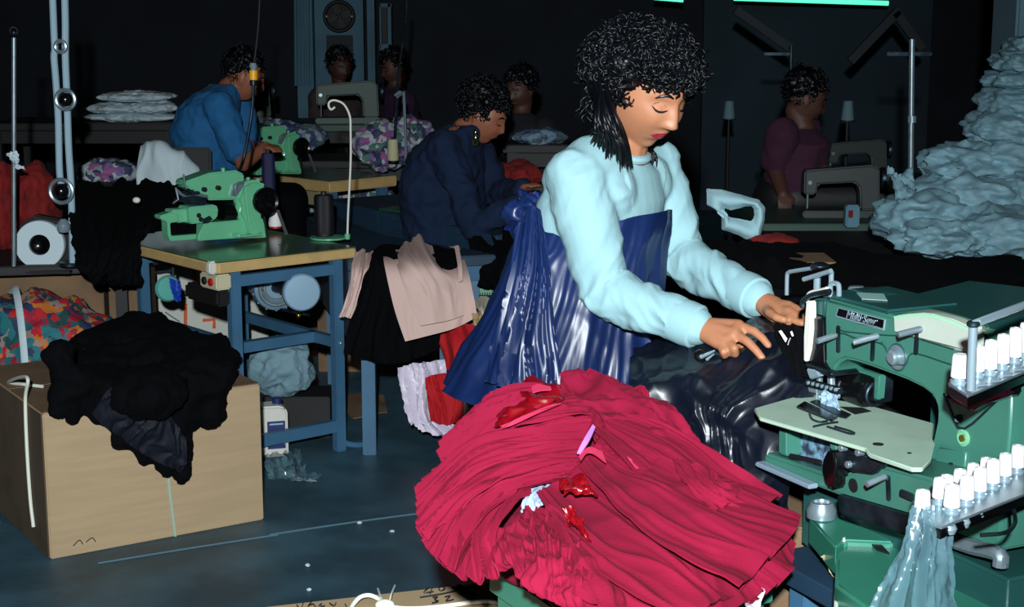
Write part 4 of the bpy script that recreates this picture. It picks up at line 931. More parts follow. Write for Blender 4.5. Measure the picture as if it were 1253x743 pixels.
MB().tube([FP(*zb([(530, 258)])[0], vb-.008), FP(*zb([(525, 255)])[0], vb-.018), FP(*zb([(460, 284)])[0], vb-.05)], .0052, 10).build('guide_pin', M['steel'], MM)
MB().box(FP(*zb([(610, 325)])[0], vb-.004), (.03, .008, .012), MAX, .002).build('guide_block', M['dull_steel'], MM)
MB().bar(FP(*zb([(60, 205)])[0], vb-.01), FP(*zb([(262, 292)])[0], vb-.01), .02, .008, UP, .002).build('drip_edge', mat('pale ledge', (150, 170, 190), .4, .4), MM)
# base tray under the bed
zt2 = .795
base = [Z(x, y, .76) for x, y in zb([(245, 400), (480, 330), (1000, 480), (1060, 560), (1060, 780), (470, 760), (345, 660), (350, 530), (245, 455)])]
MB().prism(FPS(zb([(345, 322), (620, 402), (600, 470), (355, 395)]), vb-.01), mb_*.2, .003).build('bed_rail', M['dull_steel'], MM)
def zbx(l, z): return [Z(x, y, z) for x, y in zb(l)]
MB().prism([p-UP*.05 for p in zbx([(245, 402), (345, 360), (565, 470), (560, 500), (380, 492), (345, 520)], .775)], UP*.05, .004).build('base_arm', M['teal_base'], MM)
BB = MB().prism([p-UP*.085 for p in zbx([(378, 492), (560, 488), (760, 560), (700, 860), (480, 760), (342, 655), (345, 560)], .765)], UP*.085, .006).build('base_block', M['teal_base'], MM)
MB().prism([p-UP*.06 for p in zbx([(760, 600), (960, 560), (1080, 640), (1080, 860), (760, 860)], .745)], UP*.06, .006).build('base_corner', M['teal_base'], MM)
for (x, y), r, z in (((292, 368), .024, .795), ((398, 392), .017, .78), ((868, 600), .026, .775)):
    p = Z(*zb([(x, y)])[0], z)
    MB().lathe([(0, -.018), (r*1.05, -.018), (r*1.08, -.004), (r*.85, .006), (r*.8, .009), (r*.6, .009), (r*.55, .004), (0, .004)], p, UP, 30).build('levelling_foot', M['steel'], MM)
MB().prism([p-UP*.001 for p in zbx([(430, 468), (470, 462), (545, 545), (500, 530)], .768)], UP*.003).build('base_slot', M['dark'], BB)
MB().tube(FPS(zb([(800, 500), (860, 520), (955, 545), (960, 590)]), -.03), .012, 10, smooth=14).build('elbow_pipe', M['steel'], MM)
MB().tube(zbx([(1060, 590), (1000, 610), (970, 630), (1000, 650), (1060, 670)], .76), .004, 8, smooth=20).build('wire_loop', M['dark'], MM)
# pale paper pattern and cord tied round the base
tag(cloth([zbx([(345, 522), (320, 540), (295, 560)], .74), zbx([(342, 590), (325, 610), (310, 590)], .71), zbx([(352, 640), (345, 640), (338, 630)], .69)], 10, 10, None, .004).build('paper_pattern', mat('manila paper', (216, 200, 160), .8)), 'small manila card hanging at the corner of the green machine base', 'card')
tag(cloth([zbx([(350, 690), (400, 690), (460, 720)], .66), zbx([(352, 730), (400, 735), (455, 760)], .655)], 6, 6, None, .003).build('paper_pattern', mat('manila paper b', (226, 208, 164), .8)), 'cream paper at the bottom edge under the green machine base', 'card')
tag(MB().tube(zbx([(560, 492), (500, 484), (430, 482), (385, 486), (372, 500)], .77)+zbx([(362, 560), (350, 640), (345, 760)], .735), .0035, 8, smooth=50).build('twine', M['rope']), 'white cord tied over the green base and hanging beside it', 'cord')

# ------------------------------------------------------------------ the two racks of white spools
def spool_rack(name, lab, tray, zt, spools, grp, extra):
    q = [Z(x, y, zt) for x, y in tray]; c = sum(q, V())/len(q)
    t = thing(name, lab, 'spool rack', c)
    MB().prism([p-UP*.004 for p in q], UP*.004, .001).build('tray', M['steel'], t)
    MB().prism([p-UP*.018 for p in q], UP*.014, .002).build('tray_skirt', M['black_gloss'], t)
    for i, (x, y, w, h, lb) in enumerate(spools):
        p = Z(x, y, zt); r = w/2*(p.y/F); hh = h*p.y/F*1.03
        s = thing('thread_spool', lb, 'spool', p, group=grp)
        MB().lathe([(0, 0), (r*.95, 0), (r*1.05, .002), (r*1.05, .005), (r*.7, .006), (r*.7, .010), (0, .010)], p, UP, 24).build('spool_base', M['chrome'], s)
        MB().lathe([(0, .010), (r*.97, .010), (r, .013), (r*.93, hh*.6), (r*.9, hh-.005), (r*.8, hh-.001), (r*.35, hh), (0, hh-.002)], p, UP, 26).build('spool_body', M['white_thread'], s)
    return t
ord_ = ['nearest the vertical chrome rod', 'first behind the chrome rod', 'second behind the chrome rod', 'third behind the chrome rod', 'fourth behind the chrome rod', 'fifth behind the chrome rod', 'farthest']
up_sp = [(1174, 470, 23, 38), (1196, 462, 17, 40), (1211, 459, 18, 44), (1226, 452, 18, 44), (1241, 444, 18, 44), (1254, 438, 18, 44)]
lab_up = ['white spool on the upper rack, left of the vertical chrome rod', 'white spool on the upper rack, just right of the chrome rod', 'white spool on the upper rack, second right of the chrome rod', 'white spool on the upper rack, third right of the chrome rod', 'white spool on the upper rack, fourth right of the chrome rod', 'white spool on the upper rack, cut by the frame edge']
t = spool_rack('spool_rack', 'upper spool rack with a vertical chrome rod on the teal machine', [(1160, 468), (1184, 484), (1275, 446), (1275, 418), (1200, 440)], 1.12, [a+(b,) for a, b in zip(up_sp, lab_up)], 'white spools on the upper rack', 0)
Yr = Z(1186, 480, 1.12).y-.004
MB().cyl(C(1188, 478, Yr), C(1191, 396, Yr), .0062, seg=14).build('upright', M['chrome'], t)
MB().tube(PC([(1191, 397, Yr), (1196, 395, Yr), (1262, 370, Yr+.12)]), .0055, 10).build('top_bar', M['chrome'], t)
MB().cyl(C(1191, 400, Yr), C(1191, 393, Yr), .009, seg=14, bev=.002).build('rod_nut', M['dull_steel'], t)
mb = MB(); 
for x, y in ((1196, 472), (1213, 467), (1227, 460), (1241, 453)): p = Z(x, y, 1.122); mb.tube([p, p+V((.014, .006, 0)), p+V((.017, .016, 0.0))], .0022, 6)
mb.build('wire_clip', M['chrome'], t)
MB().prism(FPS(za([(815, 520), (900, 555), (1060, 500), (1062, 560), (940, 600), (895, 628), (860, 606), (812, 590)]), -.02), mb_*.02, .003).build('rack_bracket', M['black_gloss'], t)
low = [(1128, 630, 21, 32), (1149, 617, 19, 34), (1164, 628, 22, 37), (1182, 618, 20, 38), (1198, 608, 19, 38), (1214, 598, 19, 38), (1229, 589, 18, 36), (1244, 579, 18, 36), (1158, 602, 18, 22), (1174, 597, 18, 24), (1190, 590, 17, 24), (1206, 583, 17, 24)]
lab_lo = ['white spool on the lower rack wrapped by the top of the plastic bag', 'white spool just right of the plastic bag top, behind the front row', 'front row spool of the lower rack, nearest the plastic bag', 'front row spool of the lower rack, second from the bag', 'front row spool of the lower rack, third from the bag', 'front row spool of the lower rack, fourth from the bag', 'front row spool of the lower rack, fifth from the bag', 'front row spool of the lower rack, at the picture edge', 'back row spool of the lower rack, nearest the plastic bag', 'back row spool of the lower rack, second from the bag', 'back row spool of the lower rack, third from the bag', 'back row spool of the lower rack, fourth from the bag']
lz = .955
t = spool_rack('spool_rack', 'lower spool rack above the plastic bag on the teal machine', [(1118, 632), (1152, 645), (1270, 598), (1270, 560), (1150, 600)], lz, [a+(b,) for a, b in zip(low, lab_lo)], 'white spools on the lower rack', 0)
mb = MB()
for i in range(6):
    p = Z(1166+i*16.5, 637-i*8, lz); mb.lathe([(0, 0), (.008, 0), (.0105, -.005), (.008, -.012), (0, -.012)], p-UP*.004+V((-.006, -.006, 0)), UP, 16)
mb.build('tension_cup', M['chrome'], t)
MB().tube([Z(x, y, lz-.02) for x, y in ((1240, 622), (1242, 640), (1230, 652), (1200, 655))], .003, 8, smooth=14).build('wire_bracket', M['dull_steel'], t)
MB().bar(Z(1215, 618, lz-.03), W(.40, -.0, -.22), .03, .02).build('rack_bracket', M['black_gloss'], t)
# clear plastic bag hanging from the first spool
Yb = Z(1128, 630, lz).y-.018
bag = [[(1118, 618, Yb), (1128, 622, Yb-.02), (1140, 618, Yb-.01), (1158, 628, Yb+.01)], [(1108, 650, Yb), (1126, 650, Yb-.03), (1146, 650, Yb-.025), (1164, 655, Yb)], [(1090, 690, Yb), (1115, 690, Yb-.045), (1146, 690, Yb-.04), (1166, 695, Yb)], [(1066, 745, Yb-.02), (1105, 750, Yb-.06), (1146, 750, Yb-.05), (1172, 748, Yb)], [(1056, 790, Yb-.02), (1105, 800, Yb-.06), (1146, 800, Yb-.05), (1180, 790, Yb)]]
tag(cloth([PC(c) for c in bag], 60, 60, both(folds(.012, 6, 2, env=lambda u, v: .4+u), crump(.003, 30, 3)), .0012).build('plastic_bag', M['film'], None, 60), 'clear plastic bag hanging from the lower spool rack at the bottom right', 'plastic bag')

# ------------------------------------------------------------------ table carrying the machine, with its carton below
zt = .69
tq = [W(-.02, -.10, 0), W(.62, -.10, 0), W(.62, .55, 0), W(-.02, .55, 0)]
t = thing('machine_table', 'dark table top and legs under the teal machine', 'table', (W(.2, .2, 0).x, W(.2, .2, 0).y, 0))
MB().prism([V((p.x, p.y, zt-.04)) for p in tq], (0, 0, .035), .003).build('tabletop', M['slate'], t)
for p in tq:
    c_ = W(.25, .2, 0); d = (c_-p); d.z = 0; p2 = p+d.normalized()*.08; MB().bar(V((p2.x, p2.y, 0)), V((p2.x, p2.y, zt-.04)), .045, .045, ma).build('leg', M['blue_metal'], t)
MB().prism([W(-.02, -.02, -.45-.01+.01), W(.5, -.02, -.45), W(.5, .36, -.45), W(-.02, .36, -.45)], UP*.11, .005).build('machine_stand', M['mach_teal_dark'], MM)
# ------------------------------------------------------------------ right background: table with black cloths and the white bag pile
t5 = table('cloth_table', 'long dark table at the right carrying the pale garment pile', [(.86, 4.55), (2.6, 4.55), (2.6, 6.0), (.86, 6.0)], .80, M['dark'], M['dark'])
def cpx(x, y, Y): return C(x, y, Y)
random.seed(12)
pile = [ # px centre, py centre, half w, half h, Y
 (1130, 268, 62, 32, 5.2, 'wrapped white garment at the lower left corner of the big pale pile'),
 (1215, 285, 66, 30, 5.1, 'wrapped white garment at the bottom right of the big pale pile'),
 (1150, 292, 58, 22, 5.05, 'front lowest wrapped white garment of the big pale pile'),
 (1190, 240, 75, 32, 5.3, 'broad wrapped white garment in the middle of the big pale pile'),
 (1250, 232, 70, 34, 5.35, 'wrapped white garment at the right edge, middle of the pale pile'),
 (1190, 202, 62, 26, 5.4, 'wrapped white garment above the middle of the pale pile'),
 (1240, 190, 60, 28, 5.4, 'wrapped white garment on the right shoulder of the pale pile'),
 (1222, 158, 42, 24, 5.45, 'rounded wrapped garment bulging left in the upper pale pile'),
 (1262, 150, 52, 26, 5.45, 'wrapped white garment at the right edge of the upper pile'),
 (1240, 122, 42, 20, 5.5, 'wrapped white garment in the narrow upper part of the pile'),
 (1245, 97, 38, 12, 5.5, 'thin shaded garment layer near the top of the pale pile'),
 (1252, 75, 34, 14, 5.5, 'small wrapped garment second from the pile top'),
 (1258, 55, 26, 12, 5.55, 'topmost small wrapped garment of the pale pile')]
M['bagged'] = mat('bagged white cotton', (124, 162, 176), .62, var=.2, vs=7, bump=.3, bs=18)
for i, (x, y, a, b, Y, lb) in enumerate(pile):
    c = C(x, y, Y); k = Y/F
    def fn(p, i=i): return crump(.034, 6+i % 3, i+20, 3)(0, 0, V((p.x, p.y, p.z*2.2)))
    mb = MB(); mb.ball(c, (a*k, .19, b*k*1.05), sub=5)
    for v in mb.bm.verts:
        d = (v.co-c).normalized(); v.co = v.co+d*fn(v.co)
        v.co.z = max(v.co.z, .803)
    tag(mb.build('wrapped_garment', M['bagged'], None, 60), lb, 'garment', 'wrapped garments in the big pale pile')
# pointed bag corner
tag(cloth([PC([(1085, 206, 5.3), (1100, 210, 5.3), (1116, 204, 5.3)]), PC([(1094, 228, 5.2), (1106, 230, 5.2), (1118, 228, 5.25)]), PC([(1100, 246, 5.1), (1112, 250, 5.1), (1126, 246, 5.15)])], 20, 20, crump(.02, 20, 6), .003).build('bag_corner', M['bagged'], None, 60), 'pointed corner of a bag sticking up at the left of the pile', 'bag')
mb = MB()
tag(MB().box(C(1195, 340, 4.7)+V((.0, .0, -.02)), (.25, .25, .12), bev=.005).build('cardboard_box', M['card_dark']), 'brown carton under the big pale pile at the right', 'box')
tag(MB().box(C(1110, 352, 4.4)+V((.0, .0, -.02)), (.3, .25, .09), bev=.005).build('cardboard_box', M['card_dark']), 'dim brown carton behind the top of the teal machine', 'box')
tag(MB().box(C(985, 330, 4.35)+V((0, 0, 0)), (.16, .2, .07), bev=.01).build('cardboard_box', M['card_dark']), 'dim brown carton behind the left hand, left of the chrome rods', 'box')
# table between the woman and the machine, covered in black cloth
t6 = table('cloth_table', 'dark table beyond the sewing woman, covered by black cloths', [(.36, 3.35), (1.35, 3.35), (1.35, 5.1), (.36, 5.1)], .84, M['dark'], M['dark'])
black = [([[(838, 292, 4.8), (900, 302, 4.8), (1000, 304, 4.7), (1100, 312, 4.6), (1250, 318, 4.5)], [(838, 300, 4.2), (900, 315, 4.2), (1000, 325, 4.2), (1100, 335, 4.1), (1260, 345, 4.1)], [(840, 345, 3.6), (900, 360, 3.6), (1000, 362, 3.6), (1100, 368, 3.6), (1260, 372, 3.6)]], 'broad black cloth heap lying beyond the sewing hands'),
         ([[(850, 302, 4.6), (890, 303, 4.6), (930, 306, 4.6), (960, 308, 4.6)], [(850, 312, 4.2), (890, 308, 4.1), (930, 312, 4.1), (965, 322, 4.1)], [(855, 330, 3.9), (890, 325, 3.8), (930, 335, 3.8), (970, 345, 3.8)]], 'black cloth heap below the white draped garment')]
for c, lb in black:
    tag(cloth([PC(l) for l in c], 60, 70, both(crump(.03, 3, 3, 2), folds(.02, 4, 1, fine=.2)), .02).build('black_cloth', M['black_cloth'], None, 60), lb, 'cloth')
# white draped garment with an opening
def z1(l): return [(860+x/2.186, x and 0+y/2.186) for x, y in l]
Yw = 4.85
outer = z1([(10, 505), (45, 505), (100, 520), (160, 542), (166, 560), (163, 600), (150, 645), (128, 650), (100, 630), (50, 612), (50, 566), (14, 548)])
mb = MB(); bm = mb.bm
ring_o = [(10, 505), (50, 507), (100, 520), (150, 536), (165, 555), (165, 590), (152, 645), (132, 650), (95, 628), (52, 614), (50, 575), (12, 548)]
ring_i = [(58, 555), (75, 562), (110, 553), (130, 553), (136, 560), (136, 575), (133, 585), (128, 590), (95, 584), (74, 582), (66, 577), (58, 566)]
for i in range(12): pass
cv = []
N = 48
def pin(ring, t, Y):
    x = t*len(ring); i = int(x) % len(ring); f = x-int(x); a = ring[i]; b = ring[(i+1) % len(ring)]
    q = z1([(a[0]+(b[0]-a[0])*f, a[1]+(b[1]-a[1])*f)])[0]; return C(q[0], q[1], Y)
def wring(t, k):
    a = pin(ring_o, t, Yw); b = pin(ring_i, t, Yw); p = a.lerp(b, k); return p+V((0, -math.sin(k*math.pi)*.03, 0))
cur = [[wring(i/N, k) for i in range(N+1)] for k in (0, .33, .66, 1)]
tag(cloth(cur, 12, 97, crump(.003, 9, 5), .012).build('white_garment', mat('pale cotton', (158, 196, 206), .8), None, 60), 'pale garment with an oblong opening lying beyond the black cloth', 'garment')
tag(lump(C(945, 297, 4.8)-UP*.02, (.09, .06, .05), 3, .01, 12, sub=4, flat=.842).build('red_cloth', M['dark_red'], None, 60), 'small dark red cloth right of the pale garment', 'cloth')
t = thing('green_box', 'small green box with a pale top right of the curly haired woman', 'box', C(834, 285, 4.8))
MB().box(V((C(834, 274, 4.8).x, 4.8, .905)), (.035, .05, .13), bev=.004).build('body', mat('green tin', (20, 90, 70), .5), t); MB().box(V((C(834, 274, 4.8).x, 4.8, .974)), (.04, .055, .008), bev=.002).build('lid', M['white_cloth'], t)

# dim far sewing machines
def far_machine(o, ang, s, label, m):
    t = thing('sewing_machine', label, 'sewing machine', o, ang, group='dim far sewing machines')
    R = Matrix.Translation(o) @ Matrix.Rotation(ang, 4, 'Z') @ Matrix.Scale(s, 4)
    def X(x, y, z): return R @ V((x, y, z))
    ax = [(R.to_3x3() @ V(a)).normalized() for a in ((1, 0, 0), (0, 1, 0), (0, 0, 1))]
    def bxx(n, c, sz, mm): MB().box(X(*c), [k*s for k in sz], ax, .008*s).build(n, mm, t)
    bxx('bed', (0, 0, .02), (.46, .18, .04), m)
    MB().prism([X(-.22, -.05, .27), X(.16, -.05, .30), X(.21, -.05, .28), X(.22, -.05, .04), X(.11, -.05, .04), X(.10, -.05, .17), X(.07, -.05, .2), X(-.14, -.05, .19), X(-.15, -.05, .13), X(-.22, -.05, .13)], (R.to_3x3() @ V((0, .1, 0))), .01*s).build('arm', m, t)
    MB().lathe([(0, 0), (.06*s, 0), (.065*s, .01*s), (.065*s, .025*s), (0, .03*s)], X(.225, 0, .22), ax[0], 24).build('handwheel', M['dull_steel'], t)
    MB().cyl(X(-.19, 0, .14), X(-.19, 0, .045), .006*s, seg=8).build('needle_bar', M['steel'], t)
    MB().cyl(X(-.19, -.06, .2), X(-.19, -.045, .2), .012*s, seg=12).build('tension_disc', M['steel'], t)
    return t
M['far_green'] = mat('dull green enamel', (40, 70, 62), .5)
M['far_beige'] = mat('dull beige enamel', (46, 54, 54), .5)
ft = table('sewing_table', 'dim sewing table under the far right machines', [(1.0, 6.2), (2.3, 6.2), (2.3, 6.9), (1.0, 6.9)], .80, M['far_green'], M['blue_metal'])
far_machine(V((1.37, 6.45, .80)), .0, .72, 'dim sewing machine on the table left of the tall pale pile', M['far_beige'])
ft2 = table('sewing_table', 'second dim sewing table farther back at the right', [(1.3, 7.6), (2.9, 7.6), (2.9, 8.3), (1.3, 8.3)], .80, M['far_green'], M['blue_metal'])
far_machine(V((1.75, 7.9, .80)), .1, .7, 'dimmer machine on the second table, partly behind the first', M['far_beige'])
t = thing('switch_box', 'small pale switch box under the far right sewing table', 'switch box', C(1042, 275, 6.15))
MB().box(C(1042, 264, 6.15), (.055, .05, .09), bev=.006).build('body', M['white_wall'], t); MB().box(C(1041, 262, 6.12), (.018, .006, .03), bev=.002).build('button', M['dark_red'], t)
for i, (x, y, Y, lb) in enumerate(((1037, 147, 8.2, 'faint pale cone in the dark above the far right machines'), (892, 145, 9, 'faint pale cone in the dark right of the curly hair'))):
    c = C(x, y, Y); t = thing('thread_cone', lb, 'thread cone', c)
    MB().lathe([(0, 0), (.035, 0), (.024, .1), (0, .105)], c, UP, 18).build('thread', mat('dim thread%d' % i, (90, 120, 130), .8), t); MB().lathe([(0, -.006), (.04, -.006), (.04, 0), (0, 0)], c, UP, 18).build('cone_base', M['dark'], t); MB().cyl(V((c.x, c.y, .8 if i == 0 else 0)), c-UP*.006, .008, seg=8).build('pole', M['dark'], t)
t = thing('thread_stand', 'tall steel thread stand pole left of the pale pile', 'pole', C(1116, 240, 5.9))
MB().cyl(V((C(1116, 240, 5.9).x, 5.9, .8)), C(1116, 48, 5.9), .011, seg=12).build('rod', M['steel'], t); MB().cyl(C(1116, 150, 5.9), C(1116, 142, 5.9), .016, seg=12).build('collar', M['chrome'], t)
MB().bar(C(1085, 66, 5.9), C(1140, 66, 5.9), .014, .014).build('crossbar', M['dull_steel'], t)
t = thing('thread_stand', 'thin dim pole behind the woman in magenta', 'pole', C(968, 150, 7.6))
MB().cyl(V((C(968, 190, 7.6).x, 7.6, 0)), C(968, 56, 7.6), .01, seg=10).build('rod', M['dull_steel'], t); MB().bar(C(935, 66, 7.6), C(970, 66, 7.6), .014, .014).build('crossbar', M['dull_steel'], t)
# diagonal frame beams in the upper right
for a, b, lb in (((900, 12), (968, 60), 'dim diagonal beam descending to the thin pole'), ((1100, 12), (1040, 75), 'dim diagonal beam rising toward the tube lamp'), ((1095, 15), (1128, 60), 'short dim diagonal beam left of the pale pile top')):
    tag(MB().bar(C(*a, 9.5), C(*b, 9.5), .05, .05).build('roof_brace', mat('dim brace', (40, 46, 54), .8)), lb, 'brace')
# far left / middle: dark tables and machines in the gloom
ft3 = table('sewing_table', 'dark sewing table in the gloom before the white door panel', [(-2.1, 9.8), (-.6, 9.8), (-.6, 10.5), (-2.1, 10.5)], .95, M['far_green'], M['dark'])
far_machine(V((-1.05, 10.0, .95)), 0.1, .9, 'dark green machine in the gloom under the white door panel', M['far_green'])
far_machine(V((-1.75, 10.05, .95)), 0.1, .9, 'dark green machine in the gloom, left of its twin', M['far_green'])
# patterned heaps near the second machine
for c, r, m, lb, sd in ((C(345, 168, 8.9), (.26, .2, .09), 'blue_floral', 'blue grey printed cloth heap behind the man in the blue shirt', 31), (C(470, 178, 8.7), (.17, .15, .13), 'lilac_floral', 'lilac and white patterned cloth heap behind the cream cone', 32), (C(500, 165, 8.9), (.14, .15, .10), 'lilac_floral', 'smaller lilac patterned heap beside the navy sweater', 33), (C(425, 240, 8.9), (.28, .2, .12), 'lilac_floral', 'patterned cloth heap under the farther sewing table', 34), (C(350, 240, 8.9), (.2, .2, .12), 'blue_floral', 'grey printed cloth heap under the left end of the farther table', 35), (C(662, 168, 8.2), (.14, .12, .04), 'blue_floral', 'flat pale blue cloth beyond the curly haired woman at the left', 36)):
    z = c.z
    tag(lump(c, r, sd, .03, 8).build('patterned_cloth', M[m], None, 60), lb, 'cloth')
tag(table('cloth_table', 'table carrying the printed cloth heaps in the middle distance', [(-1.75, 8.95), (-.25, 8.95), (-.25, 9.5), (-1.75, 9.5)], .80, M['dark'], M['dark']), 'table carrying the printed cloth heaps in the middle distance', 'table')
tag(lump(C(632, 213, 6.9), (.12, .1, .055), 40, .02, 10).build('red_cloth', M['dark_red'], None, 60), 'dark red cloth beyond the hands of the woman in navy', 'cloth')

p = C(662, 168, 8.2); tag(table('side_table', 'small dark table under the flat pale blue cloth in the gloom', [(p.x-.2, 8.05), (p.x+.2, 8.05), (p.x+.2, 8.4), (p.x-.2, 8.4)], p.z-.03, M['dark'], M['dark']), 'small dark table under the flat pale blue cloth in the gloom', 'table')
p = C(632, 213, 6.9); table('side_table', 'small dark table under the dark red cloth beyond the navy sweatshirt', [(p.x-.15, 6.78), (p.x+.18, 6.78), (p.x+.18, 7.05), (p.x-.15, 7.05)], p.z-.045, M['dark'], M['dark'])
# ------------------------------------------------------------------ people
def g3(y, z, y0, z0, sy, sz): return math.exp(-((y-y0)/sy)**2-((z-z0)/sz)**2)
def head_pts(p):
    """direction on the unit sphere -> head surface, x forward, y left, z up, metres"""
    x, y, z = p
    X = x*.094; Y = y*.075; Z_ = z*.113
    if z < 0:
        k = min(1, -z); Y *= 1-.23*k**1.5
        if x < 0: X *= 1-.5*k; Z_ *= 1-.25*k*(-x)
        else: X *= 1-.08*k
    else:
        if x > 0: X *= 1-.06*z
        else: X *= 1+.06*(1-z)
    if x > 0:
        f = min(1, x*1.6)
        X += f*.004*g3(Y, Z_, 0, .032, .05, .012)                                  # brow
        for s in (-1, 1):
            X -= f*.013*g3(Y, Z_, s*.031, .012, .018, .014)                        # sockets
            X += f*.007*g3(Y, Z_, s*.031, .008, .011, .007)                        # eyeball under the lid
            X += f*.005*g3(Y, Z_, s*.040, -.025, .020, .020)                       # cheek
            X += f*.007*g3(Y, Z_, s*.011, -.026, .007, .007)                       # nostril wing
        t = max(0, min(1, (.016-Z_)/.040)) if Z_ > -.034 else 0
        X += f*(.003+.0165*t)*math.exp(-(Y/(.0075+.005*t))**2)*(1 if Z_ > -.030 else max(0, (Z_+.038)/.008)) if (-.038 < Z_ < .02) else 0
        X += f*.0075*g3(Y, Z_, 0, -.050, .017, .005)+f*.0075*g3(Y, Z_, 0, -.061, .015, .0052)
        X -= f*.003*g3(Y, Z_, 0, -.0555, .022, .0018)
        X -= f*.004*g3(Y, Z_, 0, -.074, .02, .007)
        X += f*.008*g3(Y, Z_, 0, -.093, .02, .014)                                 # chin
    return V((X, Y, Z_))
def head(mb, HM, sub=6):
    bm = bmesh.new(); bmesh.ops.create_icosphere(bm, subdivisions=sub, radius=1)
    for v in bm.verts: v.co = HM @ head_pts(v.co.copy())
    mb.add(bm)
    for s in (-1, 1):
        ax = [(HM.to_3x3() @ V(a)).normalized() for a in ((1, .0, .15), (0, 1, 0), (-.15, 0, 1))]
        mb.ball(HM @ V((-.006, s*.074, .0)), (.017, .008, .030), ax, 3)
        mb.ball(HM @ V((-.002, s*.073, -.022)), (.010, .006, .012), ax, 2)
def head_matrix(c, yaw_vec, pitch, roll=0, s=1.0):
    f = V(yaw_vec).normalized(); l = UP.cross(f).normalized(); u = f.cross(l)
    R = Matrix((f, l, u)).transposed()
    R = R @ Matrix.Rotation(pitch, 3, 'Y') @ Matrix.Rotation(roll, 3, 'X')
    return Matrix.Translation(c) @ R.to_4x4() @ Matrix.Scale(s, 4)
def paint(me, tests):
    """tests: (material index, function of the world position)"""
    for p in me.polygons:
        c = p.center
        for k, f in tests:
            if f(c): p.material_index = k; break
def finger(mb, pts, r): 
    n = len(pts); mb.limb(pts, [r*(1.08-.28*i/(n-1)) for i in range(n)], 12)

# ================= the woman with the curly hair
WO = thing('person', 'curly haired woman in a pale blue top and navy satin wrap at the teal machine', 'person', (C(705, 500, 3.2).x, 3.2, 0))
gF = V((.82, -.57, 0)).normalized(); sR = V((-.57, -.82, 0)).normalized()
hc_ = C(788, 112, 3.15)
HM = head_matrix(hc_, (.64, -.77, 0), R_(25), 0, 1.02)
shR = C(705, 218, 3.07); elR = C(741, 358, 3.03); wrR = C(858, 402, 2.90)
shL = C(797, 203, 3.34); elL = C(836, 318, 3.27); wrL = C(929, 367, 3.06)
neck0 = C(756, 196, 3.18); 
body = MB()
head(body, HM)
body.limb([neck0-UP*.03, HM @ V((-.025, 0, -.06))], [.056, .052])
def TR(px, py, Y, a, b): return (C(px, py, Y), sR*a, gF*b)
torso = [TR(700, 505, 3.2, .16, .12), TR(708, 440, 3.2, .150, .11), TR(716, 380, 3.2, .135, .10), TR(726, 300, 3.2, .145, .112), TR(736, 245, 3.2, .155, .105), TR(744, 212, 3.2, .135, .082), TR(751, 196, 3.19, .085, .062)]
body.rings(torso, 30)
body.limb([shR, elR, wrR], [.052, .041, .026]); body.limb([shL, elL, wrL], [.052, .041, .026])
# legs and feet
hip = C(700, 505, 3.2)
hR = hip+sR*.085; hL = hip-sR*.085
kR = V((hR.x+.02, hR.y, .47)); kL = V((hL.x+.03, hL.y, .47)); aR = V((hR.x-.0, hR.y, .09)); aL = V((hL.x+.01, hL.y, .09))
body.limb([hR, kR, aR, aR+gF*.05-UP*.04], [.085, .055, .038, .03]); body.limb([hL, kL, aL, aL+gF*.05-UP*.04], [.085, .055, .038, .03])
# right hand (nearer): palm and five fingers, traced at the right places
def hpts(l, Y0, Y1): 
    n = len(l); return [C(830+x/6.19, 340+y/6.19, Y0+(Y1-Y0)*i/(n-1)) for i, (x, y) in enumerate(l)]
pw = wrR
k_i, k_m, k_r, k_p = hpts([(455, 352)], 2.855, 0)[0] if 0 else C(830+455/6.19, 340+362/6.19, 2.862), C(830+430/6.19, 340+425/6.19, 2.842), C(830+375/6.19, 340+480/6.19, 2.836), C(830+315/6.19, 340+505/6.19, 2.845)
for k, r in ((k_i, .0125), (k_m, .0125), (k_r, .012), (k_p, .0115)): body.limb([pw+(k-pw)*.05, k], [.0215, r])
body.limb([k_i, k_m, k_r, k_p], [.0125, .012, .0115, .011])
def H(x, y, Y): return C(830+x/6.19, 340+y/6.19, Y)
finger(body, [k_i, H(575, 405, 2.835), H(640, 460, 2.82), H(682, 512, 2.81)], .0088)
finger(body, [k_m, H(525, 485, 2.815), H(590, 550, 2.80), H(635, 607, 2.79)], .009)
finger(body, [k_r, H(425, 535, 2.812), H(432, 575, 2.82), H(405, 578, 2.85)], .0088)
finger(body, [k_p, H(345, 560, 2.82), H(350, 588, 2.83), H(328, 580, 2.86)], .0080)
finger(body, [pw.lerp(k_i, .35)+V((.01, .02, -.012)), H(400, 430, 2.90), H(470, 500, 2.885), H(520, 540, 2.87)], .0102)
# left hand (farther)
q_i, q_m, q_r, q_p = H(745, 190, 3.02), H(770, 240, 2.995), H(770, 285, 2.98), H(730, 300, 2.985)
pl_ = wrL
for k, r in ((q_i, .0125), (q_m, .0125), (q_r, .012), (q_p, .0115)): body.limb([pl_, k], [.0215, r])
body.limb([q_i, q_m, q_r, q_p], [.0125, .012, .0115, .011])
finger(body, [q_i, H(840, 205, 2.985), H(900, 235, 2.965), H(948, 258, 2.95)], .0085)
finger(body, [q_m, H(840, 250, 2.965), H(900, 285, 2.945), H(945, 308, 2.935)], .0088)
finger(body, [q_r, H(835, 305, 2.95), H(885, 330, 2.935), H(940, 346, 2.925)], .0085)
finger(body, [q_p, H(790, 325, 2.955), H(840, 340, 2.945), H(880, 352, 2.94)], .0076)
finger(body, [pl_.lerp(q_i, .3)+V((.0, -.02, -.01)), H(690, 265, 2.975), H(745, 300, 2.95), H(800, 318, 2.94)], .0098)
me = remesh(body, .0036, 2)
HI = HM.inverted()
def loc(c): return HI @ c
def is_lip(c):
    p = loc(c); return p.x > .06 and abs(p.y) < .022 and abs(p.z+.0555) < .0095*(1-(p.y/.024)**2)
